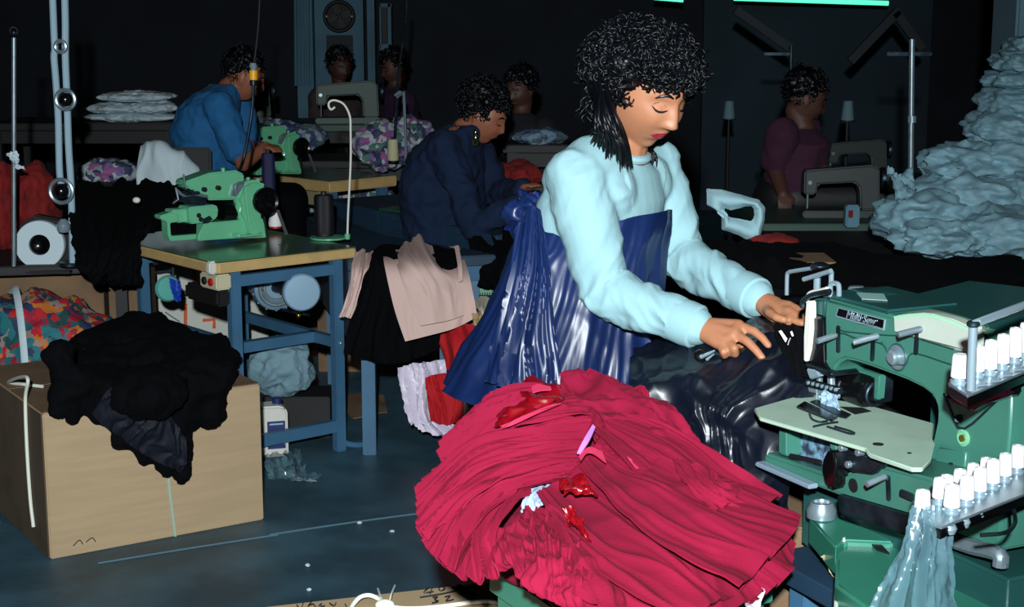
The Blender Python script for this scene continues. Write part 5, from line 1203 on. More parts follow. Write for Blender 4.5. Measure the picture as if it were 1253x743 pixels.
def is_lid(c):
    p = loc(c)
    for s in (-1, 1):
        dy = (p.y-s*.031)
        if p.x > .04 and abs(dy) < .017 and abs(p.z-(.004-.0045*(1-(dy/.017)**2))) < .0028: return True
    return False
for m in (M['skin'], M['lips'], M['black_gloss']): pass
tests = [(1, is_lip)]
paint(me, tests)
put('body', me, [M['skin'], M['lips'], M['hair']], WO, 80)
# brows and lashes
for s in (-1, 1):
    mb = MB(); mb.tube([HM @ (head_pts(V((.9, y*s/.075, z/.113)).normalized())+V((.002, 0, 0))) for y, z in ((.014, .030), (.026, .036), (.040, .034), (.050, .027))], [.0016, .0036, .0030, .0010], 6, smooth=14, flat=.6); mb.build('eyebrow', M['hair'], WO)
mb = MB()
for s in (-1, 1):
    mb.tube([HM @ (head_pts(V((.9, y*s/.075, z/.113)).normalized())+V((.0015, 0, 0))) for y, z in ((.015, .0045), (.022, .0012), (.031, -.0005), (.040, .0012), (.047, .006), (.051, .009))], [.0008, .0018, .0022, .0020, .0012, .0005], 6, smooth=18, flat=.7)
mb.build('eyelashes', M['hair'], WO)
mb = MB()
for s in (-1, 1):
    mb.tube([HM @ (head_pts(V((.9, y*s/.075, z/.113)).normalized())+V((.0003, 0, 0))) for y, z in ((.017, .010), (.024, .014), (.031, .0155), (.040, .014), (.047, .011))], [.0006, .0011, .0012, .0011, .0006], 6, smooth=18, flat=.5)
mb.build('eyelid_crease', mat('lid shade', (110, 66, 52), .6), WO)
# shirt: one knit shell with sleeves and a collar band
sh = MB()
sh.rings([(c, a*1.09, b*1.13) for c, a, b in torso[1:-1]]+[(torso[-1][0], torso[-1][1]*.95, torso[-1][2]*1.02), (C(757, 188, 3.18), sR*.062, gF*.060)], 34)
sh.limb([shR, shR.lerp(elR, .5), elR, elR.lerp(wrR, .5), wrR-(wrR-elR).normalized()*.018], [.062, .060, .053, .047, .040], 20)
sh.limb([shL, shL.lerp(elL, .5), elL, elL.lerp(wrL, .5), wrL-(wrL-elL).normalized()*.012], [.066, .061, .053, .047, .039], 20)
sh.limb([shR, C(728, 200, 3.12)], [.058, .058], 20); sh.ball(C(716, 222, 3.14), (.085, .085, .075)); sh.ball(C(732, 236, 3.12), (.08, .08, .08)); sh.ball(C(786, 222, 3.27), (.065, .065, .07)); sh.limb([shL, C(770, 198, 3.28)], [.064, .058], 20)
def seg_d(p, a, b):
    d = b-a; t = max(0, min(1, (p-a).dot(d)/d.length_squared)); return t, (p-(a+d*t)).length
def wrinkle(p):
    r = .003*(rid(N3(p*9+V((3, 1, 2))))-.5)
    for s, e, w in ((shR, elR, wrR), (shL, elL, wrL)):
        t1, d1 = seg_d(p, s, e); t2, d2 = seg_d(p, e, w)
        if min(d1, d2) > .1: continue
        if d1 < d2: k = t1*(s-e).length; en = .35+.9*abs(t1-.4)
        else: k = t2*(e-w).length+.4; en = 1.15-.5*t2
        ax_ = (s+(e-s)*t1) if d1 < d2 else (e+(w-e)*t2); pr = (p-ax_).normalized()
        q = pr*.85+V((k*15, k*3, k*7)); q2 = pr*1.6+V((k*30, 5, k*12))
        r += .0085*en*(rid(N3(q))-.55)+.003*en*(rid(N3(q2))-.5)
        if d2 < d1 and t2 > .86: r = r*.25
    return r
me = remesh(sh, .005, 5, disp=wrinkle)
M['shirt'] = mat('pale aqua knit', (138, 176, 184), .85, bump=.15, bs=400)
SHO = put('shirt', me, M['shirt'], WO, 80)
# collar
mb = MB(); 
pts = [(C(757, 187, 3.18))+sR*.06*math.cos(a)+gF*.058*math.sin(a)+UP*(-.016*math.sin(a)+.004) for a in [2*math.pi*i/36 for i in range(37)]]
mb.tube(pts, .009, 8, closed=True); mb.build('collar', M['shirt'], SHO)
for (w_, e_) in ((wrR, elR), (wrL, elL)):
    d = (w_-e_).normalized(); MB().lathe([(.030, -.045), (.043, -.043), (.0445, -.02), (.043, .002), (.038, .006), (.034, .002), (.030, -.02)], w_-d*.012, d, 32).build('cuff', M['shirt'], SHO)
# navy satin wrap: bib in front, open at the shirt's back, flaring down
M['satin'] = mat('navy satin', (15, 34, 78), .40, var=.3, vs=3, spec=.55, bump=.06, bs=9)
ringsW = [ (C(736, 254, 3.2), .168, .136), (C(733, 275, 3.2), .172, .140), (C(727, 310, 3.2), .172, .142), (C(722, 350, 3.2), .178, .145), (C(712, 400, 3.19), .195, .160), (C(704, 445, 3.18), .215, .18), (C(699, 478, 3.17), .225, .19)]
NA = 190; cv = []
def wrapring(i, th):
    c, a, b = ringsW[i]; k = i/(len(ringsW)-1)
    # lift at the front: bib edge level, dip at the sides under the arms
    back = max(0, -math.sin(th))
    p = c+sR*math.cos(th)*a+gF*math.sin(th)*b
    side = abs(math.cos(th))
    if i < 2: p = p+UP*(-.035*side**3+.0-.01*back)
    p = p-gF*back*.05*k-V((1, 0, 0))*.035*k*back
    return p
cv = [[wrapring(i, 2*math.pi*j/60-math.pi/2) for j in range(61)] for i in range(len(ringsW))]
def satinfold(u, v, p):
    e = .15+1.1*u**1.1
    return .019*e*(rid(nz(v*17+nz(u*1.4, v*4, 3)*.8, u*.9, 7))-.45)+.006*e*(rid(nz(v*46+u*2, u*1.4, 2))-.4)+.004*(rid(N3(p*11))-.5)
SW = cloth(cv, 90, 260, satinfold, .003).build('satin_wrap', M['satin'], WO, 80)
# knot and tails at the back
bk = C(651, 252, 3.16)
mb = MB(); mb.ball(bk, (.024, .02, .02)); mb.rcone(bk, C(630, 262, 3.12), .012, .024); mb.rcone(bk, C(638, 242, 3.18), .012, .014); mb.rcone(bk, C(640, 284, 3.14), .012, .024); mb.rcone(bk, C(672, 262, 3.1), .014, .012)
put('knot', remesh(mb, .005, 3, disp=lambda p: .012*(rid(N3(p*26))-.5)+.006*(rid(N3(p*50))-.4)), M['satin'], SW, 80)
tl = [PC([(640, 255, 3.12), (652, 252, 3.08), (662, 258, 3.06)]), PC([(622, 330, 3.06), (644, 335, 3.0), (672, 330, 3.0)]), PC([(608, 400, 3.03), (635, 410, 2.96), (680, 410, 2.96)]), PC([(597, 466, 3.03), (625, 476, 2.95), (690, 486, 2.93)])]
cloth(tl, 60, 60, folds(.024, 6, 3, G=.7, env=lambda u, v: .25+u), .003).build('wrap_tail', M['satin'], SW, 80)
# trousers and shoes
tr = MB(); tr.limb([hR-UP*.0, kR, aR+UP*.02], [.11, .078, .058], 20); tr.limb([hL, kL, aL+UP*.02], [.11, .078, .058], 20); tr.ball(hip-UP*.02, (.19, .17, .13))
put('trousers', remesh(tr, .01, 3), M['black_cloth'], WO, 80)
for a in (aR, aL):
    b = V((a.x, a.y, .04)); MB().rings([(b-gF*.05+UP*.01, sR*.03, UP*.04), (b, sR*.038, UP*.045), (b+gF*.08-UP*.005, sR*.045, UP*.035), (b+gF*.16-UP*.012, sR*.04, UP*.022), (b+gF*.19-UP*.015, sR*.02, UP*.012)], 20).build('shoe', M['dark'], WO, 60)
# hair
def hair_cap(HM, name, parent, mat_, n_base, n_curl, rad, cen, seed, curl_r=.0105, long=None, face_z=.045, th=.0026):
    random.seed(seed); base = MB(); curls = MB()
    R3 = HM.to_3x3(); cen = V(cen)
    base.ball(HM @ (cen-V((.012, 0, -.004))), (rad[0]*.86, rad[1]*.86, rad[2]*.86), [(R3 @ V(a)).normalized() for a in ((1, 0, 0), (0, 1, 0), (0, 0, 1))], 4)
    k = 0
    def ok(p): return not (p.x > .035 and p.z < face_z+.25*max(0, -(p.x-.1))) and not (p.z < -.005-.3*max(0, -p.x) and p.x > -.02) and p.z > -.07
    while k < n_base:
        d = V((random.gauss(0, 1), random.gauss(0, 1), random.gauss(0, 1))).normalized(); p = cen+V((d.x*rad[0], d.y*rad[1], d.z*rad[2]))*random.uniform(.82, .96)
        if not ok(p) or (p.y < -.045 and -.03 < p.x < .05 and p.z < .034): continue
        base.ball(HM @ p, random.uniform(.010, .018), sub=2); k += 1
    me = base.mesh('b') if 0 else None
    tmp = base.bm
    # keep the face free
    HI2 = HM.inverted()
    ob = remesh(base, .006, 1, disp=lambda p: .005*(rid(N3(p*60))-.4))
    bm = bmesh.new(); bm.from_mesh(ob)
    kill = [v for v in bm.verts if (lambda q: q.x > .025 and q.z < face_z-.012 and abs(q.y) < .064)(HI2 @ v.co)]
    bmesh.ops.delete(bm, geom=kill, context='VERTS'); bm.to_mesh(ob); bm.free()
    o = put(name, ob, mat_, parent, 80)
    k = 0
    while k < n_curl:
        d = V((random.gauss(0, 1), random.gauss(0, 1), random.gauss(0, 1))).normalized(); p = cen+V((d.x*rad[0], d.y*rad[1], d.z*rad[2]))*random.uniform(.9, 1.07)
        if not ok(p): continue
        ax = (V((random.gauss(0, 1), random.gauss(0, 1), random.gauss(-.6, 1)))); ax = (ax-d*ax.dot(d)*.6).normalized()
        x, y, z = frame(ax); r = random.uniform(.45, 1)*curl_r; n = 16; tt = random.uniform(1.2, 2.4)*2*math.pi; ph = random.uniform(0, 6.28); L = random.uniform(.025, .05)
        pts = [HM @ (p+z*L*(i/n-.5)+(x*math.cos(ph+tt*i/n)+y*math.sin(ph+tt*i/n))*r) for i in range(n+1)]
        curls.tube(pts, [th*.6, th, th, th*.4], 5); k += 1
    return o, curls
hs, curls = hair_cap(HM, 'hair', WO, M['hair'], 230, 2000, (.118, .118, .088), (-.022, 0, .036), 5, long=True, face_z=.050)
# long straight locks down the neck
random.seed(8)
for i in range(190):
    f = random.random(); s = random.uniform(-1, 1)
    if i < 150:
        st = HM @ V((-.035-.075*f, -.078+.025*s, .0+.05*random.random())); en = C(724+f*48+random.uniform(-6, 6), 162+46*f**.7+random.uniform(-10, 6), 3.03+.06*random.random()); md = C(728+f*26+random.uniform(-5, 5), 150+random.uniform(-8, 8), 3.0+.05*random.random())
    elif i < 170:
        st = HM @ V((-.02, -.078, .0)); en = C(762+random.uniform(-5, 8), 196+random.uniform(-10, 8), 3.03); md = C(755+random.uniform(-4, 3), 165, 3.01)
    else:
        st = HM @ V((-.03, .07, -.02)); en = C(796+random.uniform(-6, 8), 200+random.uniform(-10, 4), 3.2); md = C(792+random.uniform(-5, 5), 180, 3.22)
    curls.tube([st, st.lerp(md, .5)+V((0, -.012, 0)), md, md.lerp(en, .5)+V((.004, -.008, 0)), en], [.004, .0048, .004, .001], 5, smooth=14)
for i in range(90):
    f = random.random(); s = random.uniform(-1, 1)
    st = HM @ V((-.06-.06*f, -.06+.08*f, .03+.03*s)); en = C(712+f*30+random.uniform(-5, 5), 140+f*26+random.uniform(-16, 6), 3.06+.1*random.random())
    pts = [st.lerp(en, k/9)+V((math.sin(k*1.9+f*9)*.008-.012*math.sin(k/9*3.1), math.cos(k*1.9+s*5)*.008, 0)) for k in range(10)]
    curls.tube(pts, [.004, .0045, .004, .001], 5, smooth=20)
CU = curls.build('curls', M['hair'], hs, 80); CU['kind'] = 'stuff'

M['lips_soft'] = mat('brown red lips', (110, 46, 44), .5)
# ================= seated helpers for the people farther back
def sitter(label, px, pY, hd, face, pitch, hs, torso, shirt_m, skin_m, arms, seat, hair_r=(.1, .095, .1), hair_c=(-.02, 0, .045), curly=.008, group=None, voxel=.008, hands=True, lean=None, hairmat=None, side=None):
    """arms: list of (shoulder, elbow, wrist, hand tip) points; torso: list of (centre, a, b) half axes"""
    f = V(face).normalized(); r = f.cross(UP).normalized()
    base = V((torso[0][0].x, torso[0][0].y, 0))
    t = thing('person', label, 'person', base, group=group)
    HMx = head_matrix(hd, face, R_(pitch), 0, hs)
    b = MB(); head(b, HMx, 5)
    nk = torso[-1][0]; b.limb([nk-UP*.02, HMx @ V((-.02, 0, -.06))], [.055*hs, .05*hs])
    sf = V(side).normalized() if side else r
    rg = [(c, sf*a, sf.cross(UP)*-1*bb) for c, a, bb in torso]
    b.rings(rg, 24)
    for s, e, w_, tip in arms:
        b.limb([s, e, w_], [.045, .038, .026]); d = (tip-w_); x, y, z = frame(d.normalized(), UP)
        if hands:
            for k in range(4):
                o = y*(k-1.5)*.017; k0 = w_+d*.45+o; b.limb([w_+o*.3, k0], [.018, .012]); b.limb([k0, k0+d*(.3-.03*abs(k-1.3))-x*.004, k0+d*(.52-.05*abs(k-1.3))-x*.018], [.0095, .0085, .007])
            b.limb([w_+d*.1-y*.02, w_+d*.35-y*.042, w_+d*.6-y*.04-x*.01], [.013, .0105, .008])
    hip = torso[0][0]
    for s in (-1, 1):
        h = hip+sf*s*.09; kn = h+f*.38; kn.z = h.z+.01; an = V((kn.x, kn.y, .08)); b.limb([h, kn, an, an+f*.1-UP*.04], [.08, .06, .042, .03])
    put('body', remesh(b, min(voxel, .007), 2), skin_m, t, 80)
    c = MB(); c.rings([(p, a*1.1, bb*1.12) for p, a, bb in rg[:-1]]+[(rg[-1][0], rg[-1][1]*1.02, rg[-1][2]*1.05)], 26)
    return t, HMx, b, c, rg
def finish(t, c, HMx, shirt_m, arms, sleeve, hair_r, hair_c, curly, hairmat, n=(90, 260), seed=3, amp=.006, face_z=.05):
    for (s, e, w_, tip) in arms:
        if sleeve >= 1: c.limb([s, e, w_-(w_-e).normalized()*.01], [.068, .058, .042], 18)
        else: c.limb([s, s.lerp(e, .75)], [.075, .068], 18)
    put('shirt', remesh(c, .008, 4, disp=lambda p: amp*(rid(nz(p.x*7, p.y*7, p.z*11))-.45)+amp*.7*(rid(N3(p*17))-.5)), shirt_m, t, 80)
    for s in (-1, 1):
        MB().tube([HMx @ (head_pts(V((.9, y*s/.075, z/.113)).normalized())+V((.002, 0, 0))) for y, z in ((.014, .030), (.026, .036), (.040, .034), (.050, .027))], [.0018, .0036, .0030, .0010], 6, smooth=10, flat=.6).build('eyebrow', hairmat, t)
        MB().tube([HMx @ (head_pts(V((.9, y*s/.075, z/.113)).normalized())+V((.0015, 0, 0))) for y, z in ((.016, .005), (.031, .000), (.048, .007))], [.001, .0026, .001], 6, smooth=10, flat=.7).build('eyelashes', hairmat, t)
    MB().tube([HMx @ (head_pts(V((.9, y/.075, -.0575/.113)).normalized())+V((.002, 0, 0))) for y in (-.02, -.01, 0, .01, .02)], [.001, .0045, .004, .0045, .001], 8, smooth=12, flat=.9).build('lips', M['lips_soft'], t)
    o, cu = hair_cap(HMx, 'hair', t, hairmat, n[0], n[1], hair_r, hair_c, seed, curly, face_z=face_z, th=.003)
    cu.build('curls', hairmat, o, 80)['kind'] = 'stuff'
def trousers(t, rg, f, m):
    c = MB(); hip = rg[0][0]; sf = rg[0][1].normalized(); f = V(f).normalized()
    c.ball(hip, (.17, .17, .12))
    for s in (-1, 1):
        h = hip+sf*s*.09; kn = h+f*.38; c.limb([h, kn, V((kn.x, kn.y, .1))], [.095, .075, .055], 16)
    put('trousers', remesh(c, .012, 3), m, t, 80)

# woman in the navy sweater, bent over her work
fw = V((.93, -.30, 0)).normalized(); Y2 = 6.35
tor = [(C(552, 318, Y2), .17, .15), (C(545, 270, Y2), .175, .155), (C(540, 225, Y2), .185, .15), (C(546, 188, Y2), .18, .13), (C(556, 165, Y2), .14, .10), (C(569, 153, Y2), .075, .07)]
arms = [(C(542, 180, 6.18), C(583, 278, 6.02), C(635, 248, 5.95), C(653, 232, 5.93)), (C(580, 178, 6.5), C(612, 238, 6.4), C(640, 232, 6.1), C(656, 222, 6.05))]
M['navy_knit'] = mat('navy sweatshirt', (22, 36, 62), .92, var=.12, vs=10, bump=.2, bs=200, spec=.2)
t, hm2, b, c, rg = sitter('seated woman in a navy sweatshirt with gold earrings, head bent over dark cloth', 0, 0, C(592, 143, Y2), (.93, -.30, 0), 24, .98, tor, M['navy_knit'], M['skin_dark'], arms, .5, side=(-.3, -.93, 0))
finish(t, c, hm2, M['navy_knit'], arms, 1, (.105, .1, .1), (-.025, 0, .055), .012, M['hair'], (110, 420), 6, .011)
trousers(t, rg, fw, M['black_cloth'])
er = C(582, 162, 6.22)
mb = MB(); mb.ball(er, (.008, .008, .012), sub=2); mb.ball(er-UP*.022, (.009, .007, .013), sub=2); mb.torus(er-UP*.04, (.3, 1, 0), .011, .004, 16, 6); mb.build('earring', mat('gold', (190, 190, 110), .22, 1), t)
mb = MB(); ncx = C(563, 158, Y2-.07); mb.tube(PC([(556, 150, 6.26), (560, 158, 6.25), (566, 166, 6.26), (572, 172, 6.28)]), .0022, 6, smooth=12); mb.build('necklace', mat('gold chain', (200, 180, 110), .3, 1), t)
st_ = tor[0][0]
tag(MB().box((st_.x, st_.y, st_.z-.16), (.34, .34, .05), bev=.02).cyl((st_.x, st_.y, 0), (st_.x, st_.y, st_.z-.18), .05, .03).lathe([(0, 0), (.2, 0), (.2, .02), (.04, .05), (0, .05)], (st_.x, st_.y, 0), UP).build('stool', M['dark']), 'dark stool under the woman in the navy sweatshirt', 'stool')
# dark cloth she is sewing, with blue satin at her hands
tag(cloth([PC([(575, 292, 6.0), (605, 288, 5.9), (640, 262, 5.8)]), PC([(572, 320, 5.9), (605, 318, 5.75), (648, 300, 5.6)]), PC([(572, 350, 5.85), (605, 352, 5.65), (640, 350, 5.4)])], 40, 40, folds(.03, 4, 9), .01).build('black_cloth', M['black_cloth'], None, 60), 'black cloth on the lap of the woman in the navy sweatshirt', 'cloth')
tag(cloth([PC([(638, 232, 5.88), (650, 236, 5.84), (664, 240, 5.84)]), PC([(625, 252, 5.84), (645, 256, 5.78), (664, 262, 5.76)]), PC([(618, 282, 5.8), (640, 288, 5.72), (664, 292, 5.7)])], 40, 40, crump(.035, 9, 4), .008).build('blue_cloth', mat('blue sateen', (34, 56, 140), .5), None, 60), 'bunched blue cloth in the hands of the woman in the navy sweatshirt', 'cloth')

# man in the blue T-shirt
Y3 = 7.6
tor = [(C(262, 245, Y3), .18, .14), (C(256, 200, Y3), .185, .14), (C(250, 160, Y3), .20, .15), (C(256, 130, Y3), .20, .13), (C(268, 112, Y3), .15, .10), (C(280, 103, Y3), .07, .065)]
arms = [(C(268, 130, 7.4), C(298, 200, 7.3), C(325, 180, 7.2), C(342, 181, 7.15)), (C(290, 125, 7.8), C(305, 180, 7.8), C(325, 180, 7.6), C(338, 180, 7.5))]
M['blue_shirt'] = mat('blue cotton', (24, 96, 150), .85, var=.1, vs=6)
t, hm3, b, c, rg = sitter('man in a blue T-shirt leaning over his machine, seen from behind', 0, 0, C(299, 95, Y3), (.96, .1, 0), 22, 1.0, tor, None, M['skin_dark'], arms, .5, side=(.1, -.96, 0))
finish(t, c, hm3, M['blue_shirt'], arms, 0, (.098, .09, .095), (-.025, 0, .05), .006, M['hair'], (100, 200), 7, .008)
trousers(t, rg, (.96, .1, 0), M['black_cloth'])
# chair draped with a white garment behind him
t = thing('draped_chair', 'chair back covered by a white cloth behind the man in the blue T-shirt', 'chair', (C(235, 240, 7.2).x, 7.35, 0))
cb = C(218, 235, 7.1)
MB().box((cb.x+.12, 7.35, .5), (.42, .4, .04), bev=.01).build('seat', M['dark'], t)
for x in (-.07, .31):
    for y in (7.18, 7.52): MB().cyl((cb.x+x, y, 0), (cb.x+x, y, .5), .015).build('leg', M['dark'], t)
MB().box((cb.x, 7.14, .78), (.3, .03, .5), bev=.01).build('backrest', M['dark'], t)
dr_ = [PC([(172, 180, 7.15), (195, 176, 7.2), (225, 190, 7.2), (246, 210, 7.15)]), PC([(171, 178, 7.05), (192, 173, 7.02), (222, 185, 7.02), (245, 204, 7.05)]), PC([(168, 200, 7.0), (190, 200, 6.96), (220, 205, 6.97), (248, 216, 7.0)]), PC([(168, 232, 7.0), (190, 236, 6.96), (220, 238, 6.97), (250, 240, 7.0)])]
tag(cloth(dr_, 40, 50, folds(.012, 2.5, 6, fine=.15), .006).build('white_garment', M['white_cloth'], None, 60), 'white garment hung over the chair behind the man in blue', 'garment')

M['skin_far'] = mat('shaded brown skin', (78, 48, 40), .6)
# faint figures in the gloom
def faint(label, cx, cy, Y, s, face, shirt, skin_m, low, arm=None, seed=1, w=1.0, pitch=15):
    hd = C(cx, cy, Y); tor = [(C(low[0], low[1], Y), .16*w, .12), (C((cx+low[0])/2, (cy*.45+low[1]*.55), Y), .17*w, .12), (C(cx, cy+.19*F/Y, Y), .17*w, .10), (C(cx, cy+.13*F/Y, Y), .06, .055)]
    f = V(face).normalized(); r = f.cross(UP)
    sh_ = tor[2][0]
    ar = arm or [(sh_+r*.17-UP*.03, sh_+r*.2-UP*.28+f*.05, sh_+r*.12-UP*.32+f*.28, sh_+r*.08-UP*.33+f*.42), (sh_-r*.17-UP*.03, sh_-r*.2-UP*.28+f*.05, sh_-r*.12-UP*.32+f*.28, sh_-r*.08-UP*.33+f*.42)]
    t, hm, b, c, rg = sitter(label, 0, 0, hd, face, pitch, s, tor, None, skin_m, ar, .5, side=tuple(r))
    finish(t, c, hm, shirt, ar, 0, (.102, .095, .1), (-.022, 0, .05), .009, M['hair'], (80, 120), seed)
    trousers(t, rg, face, M['dark'])
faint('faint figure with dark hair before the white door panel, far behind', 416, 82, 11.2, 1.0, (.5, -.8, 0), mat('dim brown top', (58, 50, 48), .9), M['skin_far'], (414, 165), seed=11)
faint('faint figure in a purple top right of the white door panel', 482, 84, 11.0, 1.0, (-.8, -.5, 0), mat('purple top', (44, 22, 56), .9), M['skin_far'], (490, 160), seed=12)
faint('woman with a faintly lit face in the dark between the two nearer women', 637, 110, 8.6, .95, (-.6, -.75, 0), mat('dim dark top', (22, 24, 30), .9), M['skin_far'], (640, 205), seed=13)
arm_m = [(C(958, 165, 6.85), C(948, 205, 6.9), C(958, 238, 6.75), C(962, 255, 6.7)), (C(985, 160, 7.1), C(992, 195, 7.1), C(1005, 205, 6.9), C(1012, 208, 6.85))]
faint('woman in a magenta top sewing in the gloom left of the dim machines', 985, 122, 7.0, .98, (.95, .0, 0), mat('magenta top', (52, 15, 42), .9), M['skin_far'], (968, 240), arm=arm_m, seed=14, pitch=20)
# ------------------------------------------------------------------ black satin under the hands, running to the machine
M['black_satin'] = mat('black navy satin', (9, 15, 28), .36, spec=.6, bump=.1, bs=14)
bs_ = [[(780, 392, 3.3), (850, 385, 3.25), (900, 392, 3.2), (960, 395, 3.08), (1010, 400, 3.0)],
       [(775, 425, 3.05), (840, 420, 2.98), (900, 420, 2.93), (950, 415, 2.88), (1005, 430, 2.85)],
       [(770, 470, 2.85), (835, 455, 2.80), (890, 455, 2.78), (945, 460, 2.74), (1000, 480, 2.70)],
       [(765, 520, 2.80), (825, 505, 2.74), (880, 510, 2.70), (930, 515, 2.68), (975, 530, 2.66)],
       [(790, 570, 2.80), (840, 560, 2.74), (885, 580, 2.70), (925, 590, 2.68), (965, 600, 2.68)],
       [(800, 640, 2.82), (850, 640, 2.78), (890, 650, 2.74), (930, 660, 2.72), (965, 660, 2.72)]]
tag(cloth([PC(l) for l in bs_], 150, 150, both(crump(.022, 3.6, 17, 2), crump(.007, 11, 27, 2), folds(.014, 4, 3, warp=2, G=2, fine=.2)), .004).build('black_satin', M['black_satin'], None, 80), 'glossy black satin fabric under the sewing hands and beside the machine plate', 'fabric')
# dark seam band with the small white labels near the head of the machine
bd = [PC([(946, 400, 2.86), (965, 396, 2.84), (986, 402, 2.80)]), PC([(955, 428, 2.80), (972, 425, 2.78), (988, 430, 2.74)]), PC([(966, 462, 2.74), (980, 460, 2.72), (992, 462, 2.68)])]
t = tag(cloth(bd, 20, 20, folds(.006, 3, 2), .004).build('waistband', M['black_cloth']), 'black waistband with white labels just left of the machine head', 'fabric')
for l in ([(760, 405), (780, 398), (826, 462), (812, 490)], [(848, 410), (862, 404), (875, 440), (862, 446)]):
    q = [C(830+x/6.19, 340+y/6.19, 2.765) for x, y in l]; MB().prism(q, V((0, .0015, 0))).build('label_tag', M['white_plastic'], t)
mb = MB(); mb.tube([C(830+x/6.19, 340+y/6.19, 2.765) for x, y in ((830, 510), (838, 480), (850, 455))], .0012, 5); mb.build('label_print', mat('grey print', (150, 150, 150), .7), t)
# scissors glint under the hand
t = thing('scissors', 'small dark scissors lying under the right hand on the satin', 'scissors', C(868, 438, 2.86))
sc_ = [H(170, 600, 2.82), H(230, 575, 2.81), H(275, 552, 2.80)]
MB().tube(sc_, [.004, .003, .0015], 6).build('blade', M['chrome'], t); MB().tube([H(215, 620, 2.81), H(270, 578, 2.80)], [.003, .0012], 6).build('blade', M['chrome'], t)
MB().torus(H(165, 590, 2.82), (0.2, -1, .4), .009, .003, 18, 6).build('handle', M['black_gloss'], t)

# ------------------------------------------------------------------ the cart and the heap of crimson skirts
M['crimson'] = mat('crimson cotton', (132, 9, 46), .9, var=.1, vs=4, bump=.12, bs=220, spec=.25)
M['crimson_satin'] = mat('red satin lining', (124, 6, 18), .3, bump=.1, bs=14)
M['pink_satin'] = mat('pink satin ribbon', (190, 50, 84), .35)
M['lilac_satin'] = mat('lilac ribbon', (196, 130, 214), .35)
def PY(px, py):
    Y = 2.80-(py-465)/278*.74
    dx = (px-740)/235.0
    return Y+.10*min(1.6, abs(dx))**3
def PP(px, py, up=0.0, dY=0.0):
    return C(px, py, PY(px, py)+dY-up*1.7)
def z8(l): return [(500+x/2.3, 420+y/2.3) for x, y in l]
t = thing('green_cart', 'green metal bin cart carrying the heap of crimson skirts', 'cart', (.17, 2.45, 0))
rim = .70
cq = [V((-.06, 2.22, rim)), V((.30, 2.13, rim)), V((.42, 2.62, rim)), V((.06, 2.74, rim))]
# the visible front rim follows the photograph
fa, fb = Z(598, 690, rim), Z(690, 752, rim)
d1_ = (fb-fa).normalized(); d2_ = V((-d1_.y, d1_.x, 0))
cq = [fa, fa+d1_*.27, fa+d1_*.27+d2_*.40, fa+d2_*.40]
cc_ = sum(cq, V())/4
MB().prism([p-UP*.05 for p in cq], UP*.05, .003).build('tray_rim', M['teal_base'], t)
MB().prism([p+(cc_-p)*.06-UP*.26 for p in cq], UP*.21, .003).build('bin', M['teal_base'], t)
for p in cq:
    q = p+(cc_-p)*.12; MB().bar(V((q.x, q.y, .06)), V((q.x, q.y, rim-.2)), .03, .03, d1_).build('leg', M['slate'], t)
    MB().lathe([(0, -.012), (.025, -.012), (.03, -.006), (.03, .006), (.025, .012), (0, .012)], V((q.x, q.y, .03)), d2_, 18).build('caster', M['dark'], t)
G_ = 'crimson skirts in the big heap'
# body of the heap (the lowest skirts, bundled)
hcn = V((.165, 2.52, rim+.01))
mb = MB()
for x, y, z, r in ((0, 0, .05, (.21, .22, .08)), (-.12, .04, .03, (.13, .17, .07)), (.14, -.0, .03, (.15, .17, .06)), (.02, .14, .10, (.16, .12, .08)), (.04, -.2, .02, (.15, .12, .05))):
    mb.ball(hcn+V((x, y, z)), r, sub=3)
core = remesh(mb, .012, 6, disp=lambda p: .012*(rid(nz(p.x*9, p.y*9, p.z*22))-.4))
tag(put('crimson_skirt', core, M['crimson'], None, 80), 'bundled crimson skirts at the bottom core of the heap', 'skirt', G_)

def sheet(name, lab, A, B, mids, m, fold, nu=110, nv=110, th=.0028, up=0, k=None):
    """A..B: pixel polylines of successive rows; each row given as ((px,py,up), ...)"""
    rows = [[PP(x, y, h) for x, y, h in r] for r in [A]+mids+[B]]
    o = cloth(rows, nu, nv, fold, th).build(name, m, None, 80)
    return tag(o, lab, 'skirt' if name == 'crimson_skirt' else 'lining', G_ if name == 'crimson_skirt' else None)
def z8h(l): return [(500+x/2.3, 420+y/2.3, h) for x, y, h in l]
# LEFT FAN: rows run from the waist (right) to the hem (left); columns across
def scal(u, v, p, n=9, s=0): return 0
def fan(u0=.2): return lambda u, v: .35+.9*u
# back ruffle over the top, falling right
sheet('crimson_skirt', 'crimson skirt draped over the far upper right of the heap',
      z8h([(410, 130, 0), (440, 95, 0), (500, 92, 0), (560, 105, 0), (600, 135, 0)]),
      z8h([(540, 330, .02), (640, 300, .03), (740, 290, .03), (840, 330, .0), (960, 380, -.03)]),
      [z8h([(430, 165, .02), (500, 140, .03), (590, 140, .02), (660, 150, .0), (710, 165, -.01)]), z8h([(510, 240, .03), (590, 215, .04), (680, 200, .035), (750, 215, .01), (790, 250, -.02)])],
      M['crimson'], both(folds(.018, 5, 21, warp=1.5, G=2.0), crump(.008, 9, 5)))
